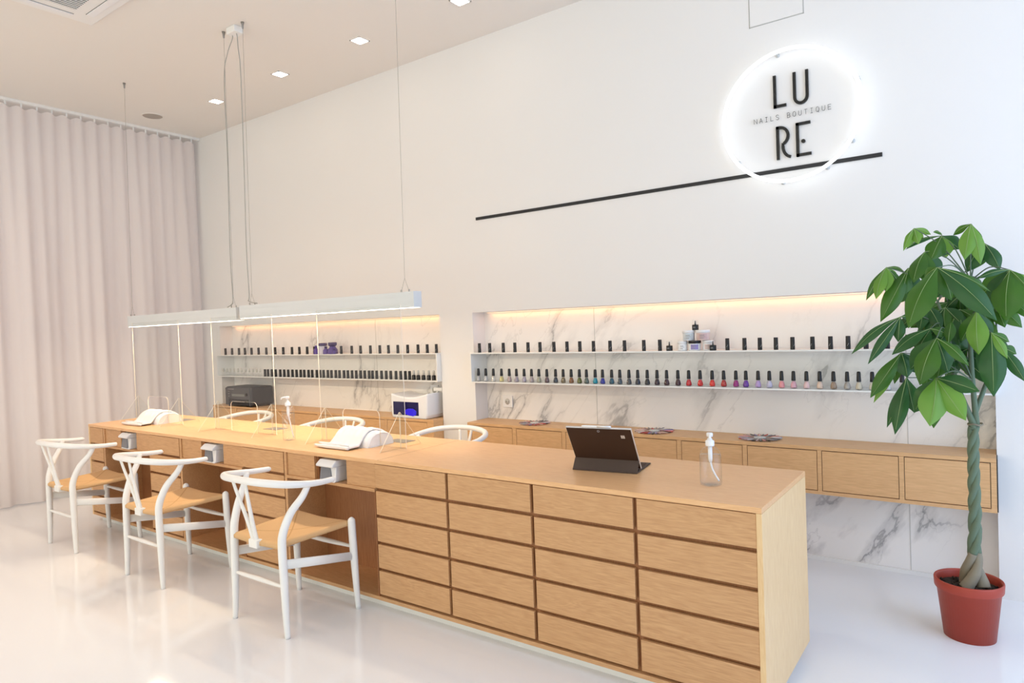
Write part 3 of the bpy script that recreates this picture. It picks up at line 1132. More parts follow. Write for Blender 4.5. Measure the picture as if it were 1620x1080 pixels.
def socket(lab, x, z, s=.09):
    t = thing('wall_socket', lab, 'socket', (x, YN, z))
    bx('plate', MT['plasticw'], (-s / 2, s / 2, -.009, 0, -s / 2, s / 2), t, bevel=.002)
    m = MB(); m.smooth = True
    vs = []
    m.tube([(0, -.0095, 0), (0, -.0102, 0)], .023, 24)
    m.build('insert', colour('socket_insert', (.55, .55, .53, 1), .5), t)
    m = MB()
    for sx in (-.0095, .0095): m.tube([(sx, -.0102, 0), (sx, -.0108, 0)], .003, 8)
    m.build('pin_hole', MT['blackm'], t)
    return t
socket('white square wall socket on the marble of the right niche', 2.776, .832)
socket('white wall socket on the marble behind the white steriliser', 2.03, .90, .085)

# dark steriliser oven
ov = thing('steriliser_oven', 'dark grey box oven on the cabinet in the left niche', 'oven', (-.625, 1.53, .696))
W_, D_, H_ = .45, .262, .2
bx('body', MT['grey'], (0, W_, .006, D_, .012, H_), ov, bevel=.022, seg=4)
bx('front_panel', colour('oven_front', (.07, .07, .075, 1), .35), (.012, W_ - .012, 0, .008, .015, H_ - .01), ov, bevel=.004)
bx('door', MT['black'], (.08, W_ - .03, -.006, .0, .018, .078), ov, bevel=.003)
bx('door_handle', MT['grey2'], (.14, W_ - .09, -.014, -.006, .05, .056), ov, bevel=.002)
bx('display_strip', colour('oven_strip', (.20, .21, .19, 1), .4), (.13, W_ - .10, -.002, .0, .105, .128), ov)
m = MB(); m.tube([(W_ - .06, -.012, .125), (W_ - .06, .0, .125)], .014, 16); m.build('knob', MT['black'], ov)
for z in (.10, .125, .15):
    bx('button', MT['grey2'], (.07, .085, -.002, 0, z, z + .007), ov)
bx('name_strip', MT['grey2'], (.06, .17, -.001, 0, .172, .180), ov)
for x, y in ((.04, .03), (W_ - .04, .03), (.04, D_ - .03), (W_ - .04, D_ - .03)):
    m = MB(); m.lathe([(0, 0), (.012, 0), (.012, .014), (0, .014)], x, y, 0, 12); m.build('rubber_foot', MT['blackm'], ov)

# white uv steriliser
uv = thing('uv_steriliser', 'white rounded steriliser box with glowing blue window', 'steriliser', (1.775, 1.545, .696))
def uvprof():
    p = [(.012, 0), (.385, 0), (.40, .03), (.405, .12), (.41, .205)]
    for i in range(1, 9):
        t_ = i / 9
        p.append((.41 - t_ * .41, .205 - .032 * math.sin(PI * t_) + .0 * t_ - .008 * t_))
    p += [(.0, .197), (.0, .16), (.003, .03)]
    return p
m = MB(); m.prism(uvprof(), 0, .235, 'Y')
m.build('body', MT['cushion'], uv, bevel=.012, seg=3)
m = MB(); m.prism([(.03, .025), (.31, .025), (.31, .132), (.03, .132)], -.003, .0005, 'Y'); m.build('window', MT['navy'], uv, bevel=.002)
m = MB()
m.smooth = True
m.tube([(.16, -.0032, .05), (.2, -.0034, .052), (.25, -.0034, .05), (.285, -.0032, .045)], [.012, .028, .03, .014], 12, sub=4, flat=(1, .02), up=(0, 0, 1))
m.build('glowing_tray', MT['violet'], uv)
bx('rear_box', MT['plasticw'], (.30, .392, .19, .248, .205, .232), uv, bevel=.003)
m = MB(); m.smooth = True
m.tube([(.40, .22, .17), (.43, .235, .15), (.432, .24, .11), (.41, .235, .07), (.40, .22, .06)], .0028, 8, sub=6)
m.build('power_cable', MT['plasticw'], uv)

# fan shaped colour swatches
cols_sw = [(.55, .02, .03), (.75, .3, .3), (.03, .03, .035), (.45, .42, .44), (.78, .72, .70), (.25, .2, .45), (.55, .35, .36), (.1, .1, .12), (.8, .55, .45), (.35, .33, .36)]
def fan(x, y, lab, n, seed, R=.115):
    t = thing('colour_swatch_fan', lab, 'swatch fan', (x, y, .699), 0, 'round nail colour swatch fans')
    rnd = random.Random(seed)
    for i in range(n):
        a = 2 * PI * i / n
        m = MB(); m.smooth = True
        ca, sa = math.cos(a), math.sin(a)
        lo, hi = .03, R
        z = .004 + .002 * (i % 2)
        q = []
        wv = [(.03, .002), (.055, .003), (.07, .0075), (.095, .0085), (.108, .006), (.115, .001)]
        vs = []
        for r_, w_ in wv:
            r_ = r_ * R / .115
            vs += [(ca * r_ - sa * w_, sa * r_ + ca * w_, z), (ca * r_, sa * r_, z + .0035 if r_ > .06 else z + .001), (ca * r_ + sa * w_, sa * r_ - ca * w_, z)]
        fs = []
        for k in range(len(wv) - 1):
            for j in range(2):
                fs.append((k * 3 + j, k * 3 + j + 1, k * 3 + 4 + j, k * 3 + 3 + j))
            fs.append((k * 3, k * 3 + 3, k * 3 + 5, k * 3 + 2))
        m.add(vs, fs)
        c = cols_sw[rnd.randrange(len(cols_sw))]
        m.build('swatch_tip', colour('tip_%d%d%d' % tuple(int(v * 99) for v in c), c + (1,), .15), t)
    m = MB(); m.lathe([(0, 0), (.034, 0), (.034, .008), (0, .008)], n=24); m.build('hub', MT['clip'], t)
fan(3.10, 1.675, 'round fan of nail colour swatches on the cabinet, left of the tablet', 28, 1)
fan(4.02, 1.67, 'round fan of dark and red nail swatches on the cabinet behind the tablet', 30, 2, .125)
fan(4.675, 1.67, 'round fan of pink and blue nail swatches on the cabinet above the sanitiser bottle', 30, 5, .122)

BY = 1.65
Z1, Z2 = 1.2135, .9965
# --- right niche, upper shelf: black gel bottles
RU = [2.64, 2.739, 2.864, 2.967, 3.086, 3.187, 3.299, 3.406, 3.508, 3.613, 3.737, 3.841, 3.976, 4.086, 4.508, 4.608, 4.695, 4.784, 4.873, 4.976, 5.068, 5.153, 5.239, 5.337, 5.43, 5.53, 5.63, 5.72]
RL = [2.621, 2.69, 2.762, 2.835, 2.909, 2.974, 3.038, 3.104, 3.168, 3.237, 3.306, 3.368, 3.432, 3.496, 3.554, 3.618, 3.675, 3.741, 3.801, 3.866, 3.928, 3.992, 4.059, 4.124, 4.196, 4.267, 4.337, 4.412, 4.48, 4.552, 4.611, 4.679, 4.743, 4.809, 4.872, 4.941, 5.008, 5.077, 5.145, 5.2, 5.264, 5.334, 5.399]
LU = [-.773, -.653, -.53, -.425, -.307, -.187, -.05, .088, .225, .358, .471, .582, .691, 1.064, 1.202, 1.32, 1.446, 1.56, 1.667, 1.774, 1.892, 2.006, 2.103, 2.204]
LL = [-.828, -.767, -.702, -.629, -.56, -.497, -.427, -.36, -.299, -.232, -.174, -.091, -.042, .02, .086, .159, .223, .287, .348, .413, .472, .531, .588, .643, .709, .757, .805, .868, .921, .977, 1.031, 1.091, 1.14, 1.196, 1.251, 1.305, 1.359, 1.416, 1.458, 1.507, 1.569, 1.623, 1.68, 1.743, 1.796, 1.848, 1.9, 1.945, 1.995, 2.053, 2.111, 2.153]
MT['gelprint'] = colour('cap_print', (.35, .35, .36, 1), .4)
def gelbottle(lab, grp, w_=.012, hh=.070):
    t = thing('gel_polish_bottle', lab, 'polish bottle', (0, 0, 0), 0, grp)
    m = MB(); m.smooth = True
    m.lathe([(0, 0), (w_, 0), (w_ * 1.03, .003), (w_ * 1.03, .026), (w_ * .98, .028)], n=16)
    m.build('bottle_body', MT['cap'], t)
    m = MB(); m.smooth = True
    m.lathe([(w_ * .98, .0275), (w_, .029), (w_ * .96, hh - .002), (w_ * .9, hh), (0, hh)], n=16)
    m.build('cap', MT['blackm'], t)
    m = MB()
    m.tube([(-.003, -w_ * 1.06, .018), (.001, -w_ * 1.07, .024), (.004, -w_ * 1.06, .032)], .0009, 5)
    m.build('cap_print', MT['gelprint'], t)
    return t
g1 = 'black gel polish bottles on the upper shelf of the right niche'
first = gelbottle('slim black gel polish bottle at the left end of the upper shelf, right niche', g1)
first.location = (RU[0], BY, Z1)
rr = random.Random(3)
for i, x in enumerate(RU[1:], 2):
    dup(first, (x, BY + rr.uniform(-.004, .004), Z1), rr.uniform(-.6, .9), "black gel polish bottle, %s from left on the right niche's upper shelf" % ordw(i))
g2 = 'black gel polish bottles on the upper shelf of the left niche'
first2 = dup(first, (LU[0], BY, Z1), 0, 'slim black gel polish bottle at the left end of the upper shelf, left niche', g2)
for i, x in enumerate(LU[1:], 2):
    dup(first2, (x, BY + rr.uniform(-.004, .004), Z1), rr.uniform(-.6, .9), "black gel polish bottle, %s from left on the left niche's upper shelf" % ordw(i))

# --- right niche, lower shelf: coloured polish with black brush caps
NP_ = [('silver grey', (.45, .45, .46)), ('pale silver', (.50, .51, .53)), ('pearl white', (.62, .60, .56)), ('pale gold', (.62, .55, .25)), ('dusty pink', (.45, .34, .33)), ('mauve grey', (.36, .31, .36)),
       ('lilac grey', (.38, .34, .42)), ('taupe', (.38, .32, .33)), ('olive silver', (.36, .35, .27)), ('plum brown', (.12, .07, .08)), ('blue black', (.03, .04, .06)), ('bronze', (.16, .12, .06)),
       ('copper brown', (.22, .09, .03)), ('olive green', (.12, .13, .03)), ('grey green', (.09, .12, .10)), ('turquoise', (.01, .28, .38)), ('royal blue', (.01, .015, .28)), ('dark teal', (.01, .07, .11)),
       ('slate', (.05, .07, .09)), ('charcoal', (.06, .06, .065)), ('ink blue', (.012, .015, .03)), ('near black', (.015, .013, .016)), ('dark aubergine', (.03, .008, .02)), ('dark wine', (.05, .008, .015)),
       ('deep burgundy', (.045, .006, .014)), ('bright red', (.55, .01, .02)), ('poppy red', (.65, .02, .015)), ('scarlet', (.70, .03, .02)), ('brick red', (.45, .02, .015)), ('magenta', (.34, .01, .20)),
       ('violet', (.15, .03, .36)), ('lilac', (.52, .36, .68)), ('pale lavender', (.56, .54, .72)), ('salmon pink', (.80, .30, .33)), ('rose pink', (.78, .42, .50)), ('blush', (.80, .55, .55)),
       ('peach', (.78, .58, .46)), ('bronze beige', (.36, .25, .17)), ('warm grey', (.42, .38, .34)), ('cream', (.68, .60, .46)), ('ivory', (.66, .62, .52)), ('sheer white', (.62, .62, .60)), ('clear white', (.66, .66, .65))]
def polish(lab, c, grp):
    t = thing('nail_polish_bottle', lab, 'polish bottle', (0, 0, 0), 0, grp)
    m = MB(); m.smooth = True
    m.lathe([(0, 0), (.013, 0), (.0168, .002), (.0178, .007), (.0165, .020), (.0128, .033), (.0095, .041), (.009, .045), (0, .045)], n=20)
    m.build('glass_bottle', None or MT['pet'], t)
    m = MB(); m.smooth = True
    m.lathe([(0, .003), (.013, .003), (.0165, .0065), (.0155, .020), (.0118, .032), (.0085, .040), (0, .040)], n=20)
    m.build('polish', colour('polish_base', (1, 0, 0, 1), .15), t)
    m = MB(); m.smooth = True
    m.lathe([(0, .043), (.0108, .043), (.0115, .047), (.0098, .090), (.0075, .0965), (0, .0975)], n=16)
    m.build('brush_cap', MT['cap'], t)
    return t
g3 = 'coloured nail polish bottles on the lower shelf of the right niche'
pro = None
for i, (x, (nm, c)) in enumerate(zip(RL, NP_), 1):
    lab = "%s nail polish bottle, %s from left on the right niche's lower shelf" % (nm, ordw(i))
    if pro is None:
        pro = polish(lab, c, g3)
        o = pro
        o.location = (x, BY, Z2)
    else:
        o = dup(pro, (x, BY + rr.uniform(-.004, .004), Z2), rr.uniform(-1, 1), lab)
    mm_ = colour('polish_' + nm.replace(' ', '_'), c + (1,), .15)
    for chd in o.children:
        if chd.name.startswith('polish') and not chd.name.startswith('polish_b'):
            if i == 1: chd.data.materials.clear(); chd.data.materials.append(mm_)
            chd.data = chd.data.copy()
            chd.data.materials[0] = mm_

# --- left niche, lower shelf: clear bottles, black tubes, two-tone bottles
g4 = 'clear bottles at the left of the lower left-niche shelf'
c0 = thing('clear_bottle', 'small clear polish bottle at the left end of the lower left-niche shelf', 'polish bottle', (LL[0], BY, Z2), 0, g4)
m = MB(); m.smooth = True
m.lathe([(0, 0), (.0125, 0), (.0135, .004), (.0135, .034), (.008, .04), (0, .041)], n=14); m.build('glass_bottle', MT['pet'], c0)
m = MB(); m.smooth = True
m.lathe([(0, .040), (.0085, .040), (.008, .072), (.006, .076), (0, .076)], n=12); m.build('cap', colour('frosted_cap', (.62, .62, .58, 1), .4), c0)
for i in range(1, 11):
    dup(c0, (LL[i], BY, Z2), rr.uniform(-1, 1), "small clear polish bottle, %s from left on the left niche's lower shelf" % ordw(i + 1))
g5 = 'close-set black tubes on the lower shelf of the left niche'
k0 = thing('polish_tube', 'black polish tube next to the clear bottles on the lower left-niche shelf', 'polish bottle', (LL[11], BY, Z2), 0, g5)
m = MB(); m.smooth = True
m.lathe([(0, 0), (.0118, 0), (.0123, .003), (.0123, .034), (.0116, .036)], n=16); m.build('tube_body', MT['cap'], k0)
m = MB(); m.smooth = True
m.lathe([(.0116, .0355), (.012, .037), (.0118, .068), (.011, .071), (0, .071)], n=16); m.build('cap', MT['blackm'], k0)
for i in range(12, 47):
    dup(k0, (LL[i], BY + rr.uniform(-.003, .003), Z2), 0, "black polish tube, %s from left in the left niche's tight lower row" % ordw(i - 10))
g6 = 'two-tone bottles at the right end of the lower left-niche shelf'
q0 = thing('two_tone_bottle', 'black bottle with clear cap just right of the row of black tubes', 'polish bottle', (LL[47], BY, Z2), 0, g6)
m = MB(); m.smooth = True
m.lathe([(0, 0), (.015, 0), (.016, .003), (.016, .036), (.01, .040), (0, .041)], n=16); m.build('bottle_body', MT['cap'], q0)
m = MB(); m.smooth = True
m.lathe([(0, .040), (.010, .040), (.009, .072), (.007, .077), (0, .077)], n=12); m.build('cap', colour('silver_cap', (.55, .55, .53, 1), .25), q0)
for i in range(48, 52):
    dup(q0, (LL[i] + (.0 if i < 51 else .012), BY, Z2), 0, "black bottle with clear cap, %s of five at the left niche's lower right end" % ordw(i - 46))

# --- jars on the right upper shelf
def jar(lab, x0, x1, z0, h, body, lid, labcol, grp='white jars stacked on the upper shelf', yy=BY + .01):
    r_ = (x1 - x0) / 2
    t = thing('cream_jar', lab, 'jar', ((x0 + x1) / 2, yy, z0), 0, grp)
    m = MB(); m.smooth = True
    m.lathe([(0, 0), (r_ * .86, 0), (r_ * .92, .003), (r_ * .93, h * .7), (r_ * .9, h * .72)], n=24)
    m.build('body', body, t)
    m = MB(); m.smooth = True
    m.lathe([(r_ * .9, h * .715), (r_, h * .73), (r_, h - .003), (r_ * .95, h), (0, h)], n=24)
    m.build('lid', lid, t)
    m = MB()
    m.lathe([(r_ * .945, h * .12), (r_ * .945, h * .62)], n=12, a0=math.radians(-110), a1=math.radians(-35))
    m.build('label', labcol, t, fixn=False)
    m = MB()
    for k, (hh0, hh1, a1_) in enumerate(((.46, .52, -60), (.34, .38, -52), (.18, .24, -66))):
        m.lathe([(r_ * .955, h * hh0), (r_ * .955, h * hh1)], n=6, a0=math.radians(-98), a1=math.radians(a1_))
    m.build('print', colour('label_print', (.28, .27, .28, 1), .5), t, fixn=False)
    return t
jw, jp = MT['plasticw'], colour('jar_blush', (.74, .58, .55, 1), .35)
jar('small white jar with dark underline, left of the bottom row of stacked jars', 4.198, 4.262, Z1, .058, jw, jw, jw)
jar('white jar with black lid and violet label, middle of the bottom jar row', 4.268, 4.345, Z1, .060, jw, MT['black'], colour('violet_label', (.30, .25, .55, 1), .4))
jar('white jar behind the small black bottle, right of the bottom jar row', 4.352, 4.418, Z1, .060, jw, jw, jp, yy=BY + .022)
jar('pale blue-white jar on top of the stacked jars, left of the two', 4.232, 4.31, Z1 + .062, .062, colour('jar_blue', (.66, .72, .78, 1), .35), jw, colour('jar_blue2', (.55, .6, .62, 1), .4))
jar('blush pink jar on top of the stacked jars, right of the two', 4.318, 4.402, Z1 + .062, .062, jp, jw, colour('jar_rose', (.6, .42, .42, 1), .4))
def mini(lab, x, z0, yy=BY):
    t = thing('mini_bottle', lab, 'bottle', (x, yy, z0), 0, 'small bottles with black bases and clear caps')
    m = MB(); m.smooth = True
    m.lathe([(0, 0), (.019, 0), (.0195, .003), (.0195, .03), (.018, .032), (0, .032)], n=18); m.build('bottle_body', MT['cap'], t)
    m = MB()
    for s_ in (-.004, .004): m.tube([(s_, -.0198, .012), (s_, -.0199, .02)], .0016, 5)
    m.build('print', MT['gelprint'], t)
    m = MB(); m.smooth = True
    m.lathe([(0, .032), (.0165, .032), (.0165, .060), (.015, .063), (0, .063)], n=18); m.build('clear_cap', MT['pet'], t)
    m = MB(); m.smooth = True
    m.lathe([(0, .032), (.006, .032), (.004, .048), (.007, .054), (0, .056)], n=10); m.build('stopper', MT['grey2'], t)
    return t
mini('small bottle with black base and clear cap, left of the stacked jars', 4.148, Z1)
mini('small bottle with black base and clear cap, standing right of the jars on the shelf', 4.428, Z1, BY - .016)
mini('small bottle with black base and clear cap, on top of the jar pile', 4.314, Z1 + .1245, BY + .01)

# --- purple bottles in the left niche
def plain(name, lab, cat, x, parts, yy=BY - .01):
    t = thing(name, lab, cat, (x, yy, Z1), 0, 'purple containers on the upper left-niche shelf')
    for nm, prof, mt_ in parts:
        m = MB(); m.smooth = True
        m.lathe(prof, n=18)
        m.build(nm, mt_, t)
PU, PL = MT['purple'], colour('lilac_white', (.62, .60, .72, 1), .35)
PD = colour('dark_violet', (.05, .03, .13, 1), .3)
plain('purple_bottle', 'slim purple bottle, leftmost of the purple containers', 'bottle', .728, [('bottle_body', [(0, 0), (.022, 0), (.023, .004), (.022, .04), (.012, .055), (0, .056)], PU), ('cap', [(0, .056), (.011, .056), (.010, .078), (0, .079)], PU)])
plain('white_tub', 'whitish tub with dark violet lid among the purple containers', 'jar', .795, [('body', [(0, 0), (.036, 0), (.038, .004), (.037, .072), (.03, .075), (0, .076)], PL), ('lid', [(0, .076), (.040, .076), (.041, .080), (.041, .097), (.036, .100), (0, .1)], PD)], BY + .015)
plain('purple_bottle', 'narrow purple bottle between the tub and the wide purple jar', 'bottle', .868, [('bottle_body', [(0, 0), (.026, 0), (.027, .004), (.026, .035), (.014, .048), (0, .05)], PU), ('cap', [(0, .05), (.013, .05), (.012, .068), (0, .069)], PD)])
plain('purple_jar', 'wide purple jar with waisted lid, right of the tub', 'jar', .935, [('body', [(0, 0), (.044, 0), (.046, .004), (.044, .04), (.028, .06), (.026, .068), (0, .069)], PU), ('lid', [(0, .068), (.026, .068), (.038, .078), (.040, .10), (.036, .104), (0, .105)], PD)], BY + .012)
plain('purple_bottle', 'tiny purple bottle, rightmost of the purple containers', 'bottle', .995, [('bottle_body', [(0, 0), (.014, 0), (.015, .004), (.014, .03), (0, .032)], PU), ('cap', [(0, .032), (.009, .032), (.008, .045), (0, .046)], PD)], BY - .02)

# ------------------------------------------------------------------ chairs
def make_chair(lab, grp):
    t = thing('wishbone_chair', lab, 'chair', (0, 0, 0), 0, grp)
    wm = MT['white']
    for s in (-1, 1):
        m = MB(); m.smooth = True
        m.tube([(s * .213, -.200, 0), (s * .205, -.198, .10), (s * .200, -.196, .25), (s * .195, -.196, .40), (s * .197, -.190, .48), (s * .212, -.155, .57), (s * .238, -.105, .64), (s * .252, -.075, .70)],
               [.0125, .0155, .019, .0195, .0195, .0185, .0165, .0135], 14, sub=5)
        m.build('leg', wm, t)
        m = MB(); m.smooth = True
        m.tube([(s * .240, .200, 0), (s * .237, .196, .12), (s * .233, .192, .28), (s * .229, .190, .42), (s * .2285, .1895, .452), (s * .2285, .1895, .462), (s * .2285, .1895, .468)],
               [.0125, .0160, .0195, .0195, .0185, .013, .004], 14, sub=4)
        m.build('leg', wm, t)
        m = MB(); m.smooth = False
        a, b_ = Vector((s * .201, -.190, .338)), Vector((s * .234, .186, .272))
        m.tube([a, b_], [.023, .021], 12, flat=(1, .36), up=(0, 0, 1))
        m.smooth = True
        m.sm = [True] * len(m.sm)
        m.build('side_stretcher', wm, t)
    m = MB(); m.smooth = True
    m.tube([(-.2, -.196, .235), (-.1, -.196, .236), (0, -.196, .237), (.1, -.196, .236), (.2, -.196, .235)], [.007, .0105, .012, .0105, .007], 12, sub=3)
    m.build('rear_stretcher', wm, t)
    m = MB(); m.smooth = True
    m.tube([(-.23, .192, .318), (-.1, .192, .318), (0, .192, .318), (.1, .192, .318), (.23, .192, .318)], [.007, .0115, .013, .0115, .007], 12, sub=3)
    m.build('front_stretcher', wm, t)
    rail = [(-.262, .055, .692), (-.270, -.02, .695), (-.268, -.10, .703), (-.240, -.185, .715), (-.185, -.240, .725), (-.10, -.275, .732), (0, -.285, .735)]
    rail = rail + [(-x, y, z) for x, y, z in reversed(rail[:-1])]
    m = MB(); m.smooth = True
    rs = [.0135, .0145, .016, .0175, .0180, .0175, .017]
    pts = [Vector(rail[0]) + Vector((0, .012, 0))] + rail + [Vector(rail[-1]) + Vector((0, .012, 0))]
    m.tube(pts, [.006] + rs + list(reversed(rs[:-1])) + [.006], 14, sub=5)
    m.build('top_rail', wm, t)
    m = MB(); m.smooth = True
    for s in (-1, 1):
        m.tube([(s * .052, -.278, .728), (s * .040, -.262, .655), (s * .027, -.243, .58), (s * .017, -.226, .51), (s * .013, -.213, .455), (s * .013, -.207, .425)], [.0085, .0098, .0112, .0125, .0135, .0135], 10, sub=3, flat=(1.15, .72), up=(1, 0, 0))
    m.build('wishbone_splat', wm, t)
    m = MB(); m.box(-.034, .034, -.223, -.188, .392, .434)
    m.build('splat_block', wm, t, bevel=.006)
    # woven seat
    def top(u, v):
        uu, vv = u * 2 - 1, v
        hw = .183 + (.214 - .183) * vv
        x = uu * hw
        y = -.208 + vv * .408
        c = max(abs(uu), abs(2 * vv - 1))
        z = .452 - .024 * (1 - uu * uu) * (1 - (2 * vv - 1) ** 2) ** .8 - .010 * abs(2 * vv - 1) * 0
        z -= .006 * (1 - abs(uu)) * abs(2 * vv - 1)
        z -= .012 * (1 - vv)
        roll = max(0, (c - .90) / .10)
        z -= .013 * roll * roll
        # corners are notched around the legs
        return Vector((x, y, z))
    nu, nv = 36, 32
    vs = [top(i / nu, j / nv) for j in range(nv + 1) for i in range(nu + 1)]
    N1 = len(vs)
    W1 = nu + 1
    bot = []
    for j in range(nv + 1):
        for i in range(nu + 1):
            p = vs[j * W1 + i]
            uu, vv = abs(2 * i / nu - 1), abs(2 * j / nv - 1)
            c = max(uu, vv)
            ed = max(0, (c - .86) / .14)
            th = .030 - .014 * ed
            bot.append(Vector((p.x * (1 - .01 * ed), p.y, p.z - th)))
    fs = [(j * W1 + i, j * W1 + i + 1, (j + 1) * W1 + i + 1, (j + 1) * W1 + i) for j in range(nv) for i in range(nu)]
    fs2 = [tuple(q + N1 for q in reversed(f_)) for f_ in fs]
    edge = [i for i in range(nu + 1)] + [j * W1 + nu for j in range(1, nv + 1)] + [nv * W1 + i for i in range(nu - 1, -1, -1)] + [j * W1 for j in range(nv - 1, 0, -1)]
    fe = [(edge[i], edge[(i + 1) % len(edge)], edge[(i + 1) % len(edge)] + N1, edge[i] + N1) for i in range(len(edge))]
    m = MB(); m.smooth = True
    m.add(vs + bot, fs + fs2 + fe)
    m.build('seat', MT['cord'], t)
    return t
gf, gb = 'white wishbone chairs on the near side of the desk', 'white wishbone chairs on the far side of the desk'
ch = make_chair('white wishbone chair with cord seat, nearest the camera at the front of the desk', gf)
ch.location = (2.902, -.245, 0)
dup(ch, (1.755, -.240, 0), 0, 'white wishbone chair with cord seat, middle of the three in front of the desk')
dup(ch, (.585, -.228, 0), 0, 'white wishbone chair with cord seat, nearest the curtain in front of the desk')
for x, lab in ((2.90, 'white wishbone chair behind the desk, the one right of the steriliser'), (1.74, 'white wishbone chair behind the desk, the middle one of three'), (.60, 'white wishbone chair behind the desk, in front of the dark oven')):
    dup(ch, (x, .865, 0), PI, lab, gb)

# ------------------------------------------------------------------ the potted plant
pl = thing('potted_tree', 'tall green potted tree with braided trunk in a terracotta coloured pot', 'plant', (5.68, 1.14, 0))
PX, PY = 5.68, 1.14
m = MB(); m.smooth = True
m.lathe([(0, .012), (.088, .012), (.0905, .0), (.095, .0), (.1175, .204), (.1245, .207), (.1262, .211), (.1280, .242), (.1265, .247), (.1215, .247), (.117, .240), (.1145, .210), (.110, .17)], n=56)
pot = m.build('pot', MT['pot'], pl)
m = MB()
m.lathe([(.1165, .125), (.1165 + .0018, .180)], n=6, a0=math.radians(-22), a1=math.radians(-4))
m.v = [(x * (1 + (z - .155) * .8 - .07), y * (1 + (z - .155) * .8 - .07), z) for x, y, z in m.v]
m.build('sticker', MT['sticker'], pot, fixn=False)
m = MB(); m.smooth = True
rs_ = random.Random(5)
def sf(u, v):
    r_ = v * .1155
    a = u * 2 * PI
    return (r_ * math.cos(a), r_ * math.sin(a), .212 + .008 * math.sin(a * 5 + v * 9) * v * (1 - v) * 2 + .018 * (1 - v) ** 2 + .004 * math.sin(a * 11) * math.sin(v * 14) * (1 if v < .95 else 0))
m.grid(sf, 48, 14)
for _ in range(60):
    a, r_ = rs_.uniform(0, 6.28), rs_.uniform(.04, .105)
    q = rs_.uniform(.003, .008)
    m.lathe([(0, -q), (q, 0), (0, q)], r_ * math.cos(a), r_ * math.sin(a), .219, 5)
m.build('soil', MT['soil'], pl)
# braided trunk: three stems wound around each other
ZB, ZT = .218, .92
tx0, tx1 = .012, .036
for k in range(3):
    pts, rad = [], []
    n_ = 34
    for i in range(n_ + 1):
        t_ = i / n_
        z = ZB + (ZT - ZB) * t_
        a = 2 * PI * (k / 3 + 2.7 * t_ ** 1.25)
        flare = max(0, 1 - t_ * 4.2)
        rr_ = .0125 * (1 - .25 * t_) + .028 * flare ** 1.6
        cx = tx0 + (tx1 - tx0) * t_ + .006 * math.sin(t_ * 5)
        pts.append((cx + rr_ * math.cos(a), rr_ * math.sin(a), z))
        rad.append(.0158 - .0035 * t_ + .011 * flare ** 1.5 + .0008 * math.sin(i * 2.1 + k))
    m = MB(); m.smooth = True
    nb = 7
    m.tube(pts[:nb + 1], rad[:nb + 1], 14, sub=3)
    m.mi = 1
    top_pts = {0: [(-.03, .0, 1.10), (-.055, .01, 1.30), (-.09, .02, 1.44)], 1: [(.03, -.01, 1.1), (.025, .0, 1.30), (.03, .01, 1.52)], 2: [(.055, .02, 1.02), (.085, .03, 1.12), (.115, .03, 1.30)]}[k]
    m.tube(pts[nb:] + top_pts, rad[nb:] + [.0095, .008, .0055], 14, sub=3)
    m.build('stem', [MT['barkbase'], MT['bark']], pl)
m = MB(); m.smooth = True
m.tube([(tx1 + .026 * math.cos(a * PI / 10), .026 * math.sin(a * PI / 10), .915 + .003 * math.sin(a)) for a in range(20)], .0035, 6, closed=True)
m.build('tie', MT['barkbase'], pl)
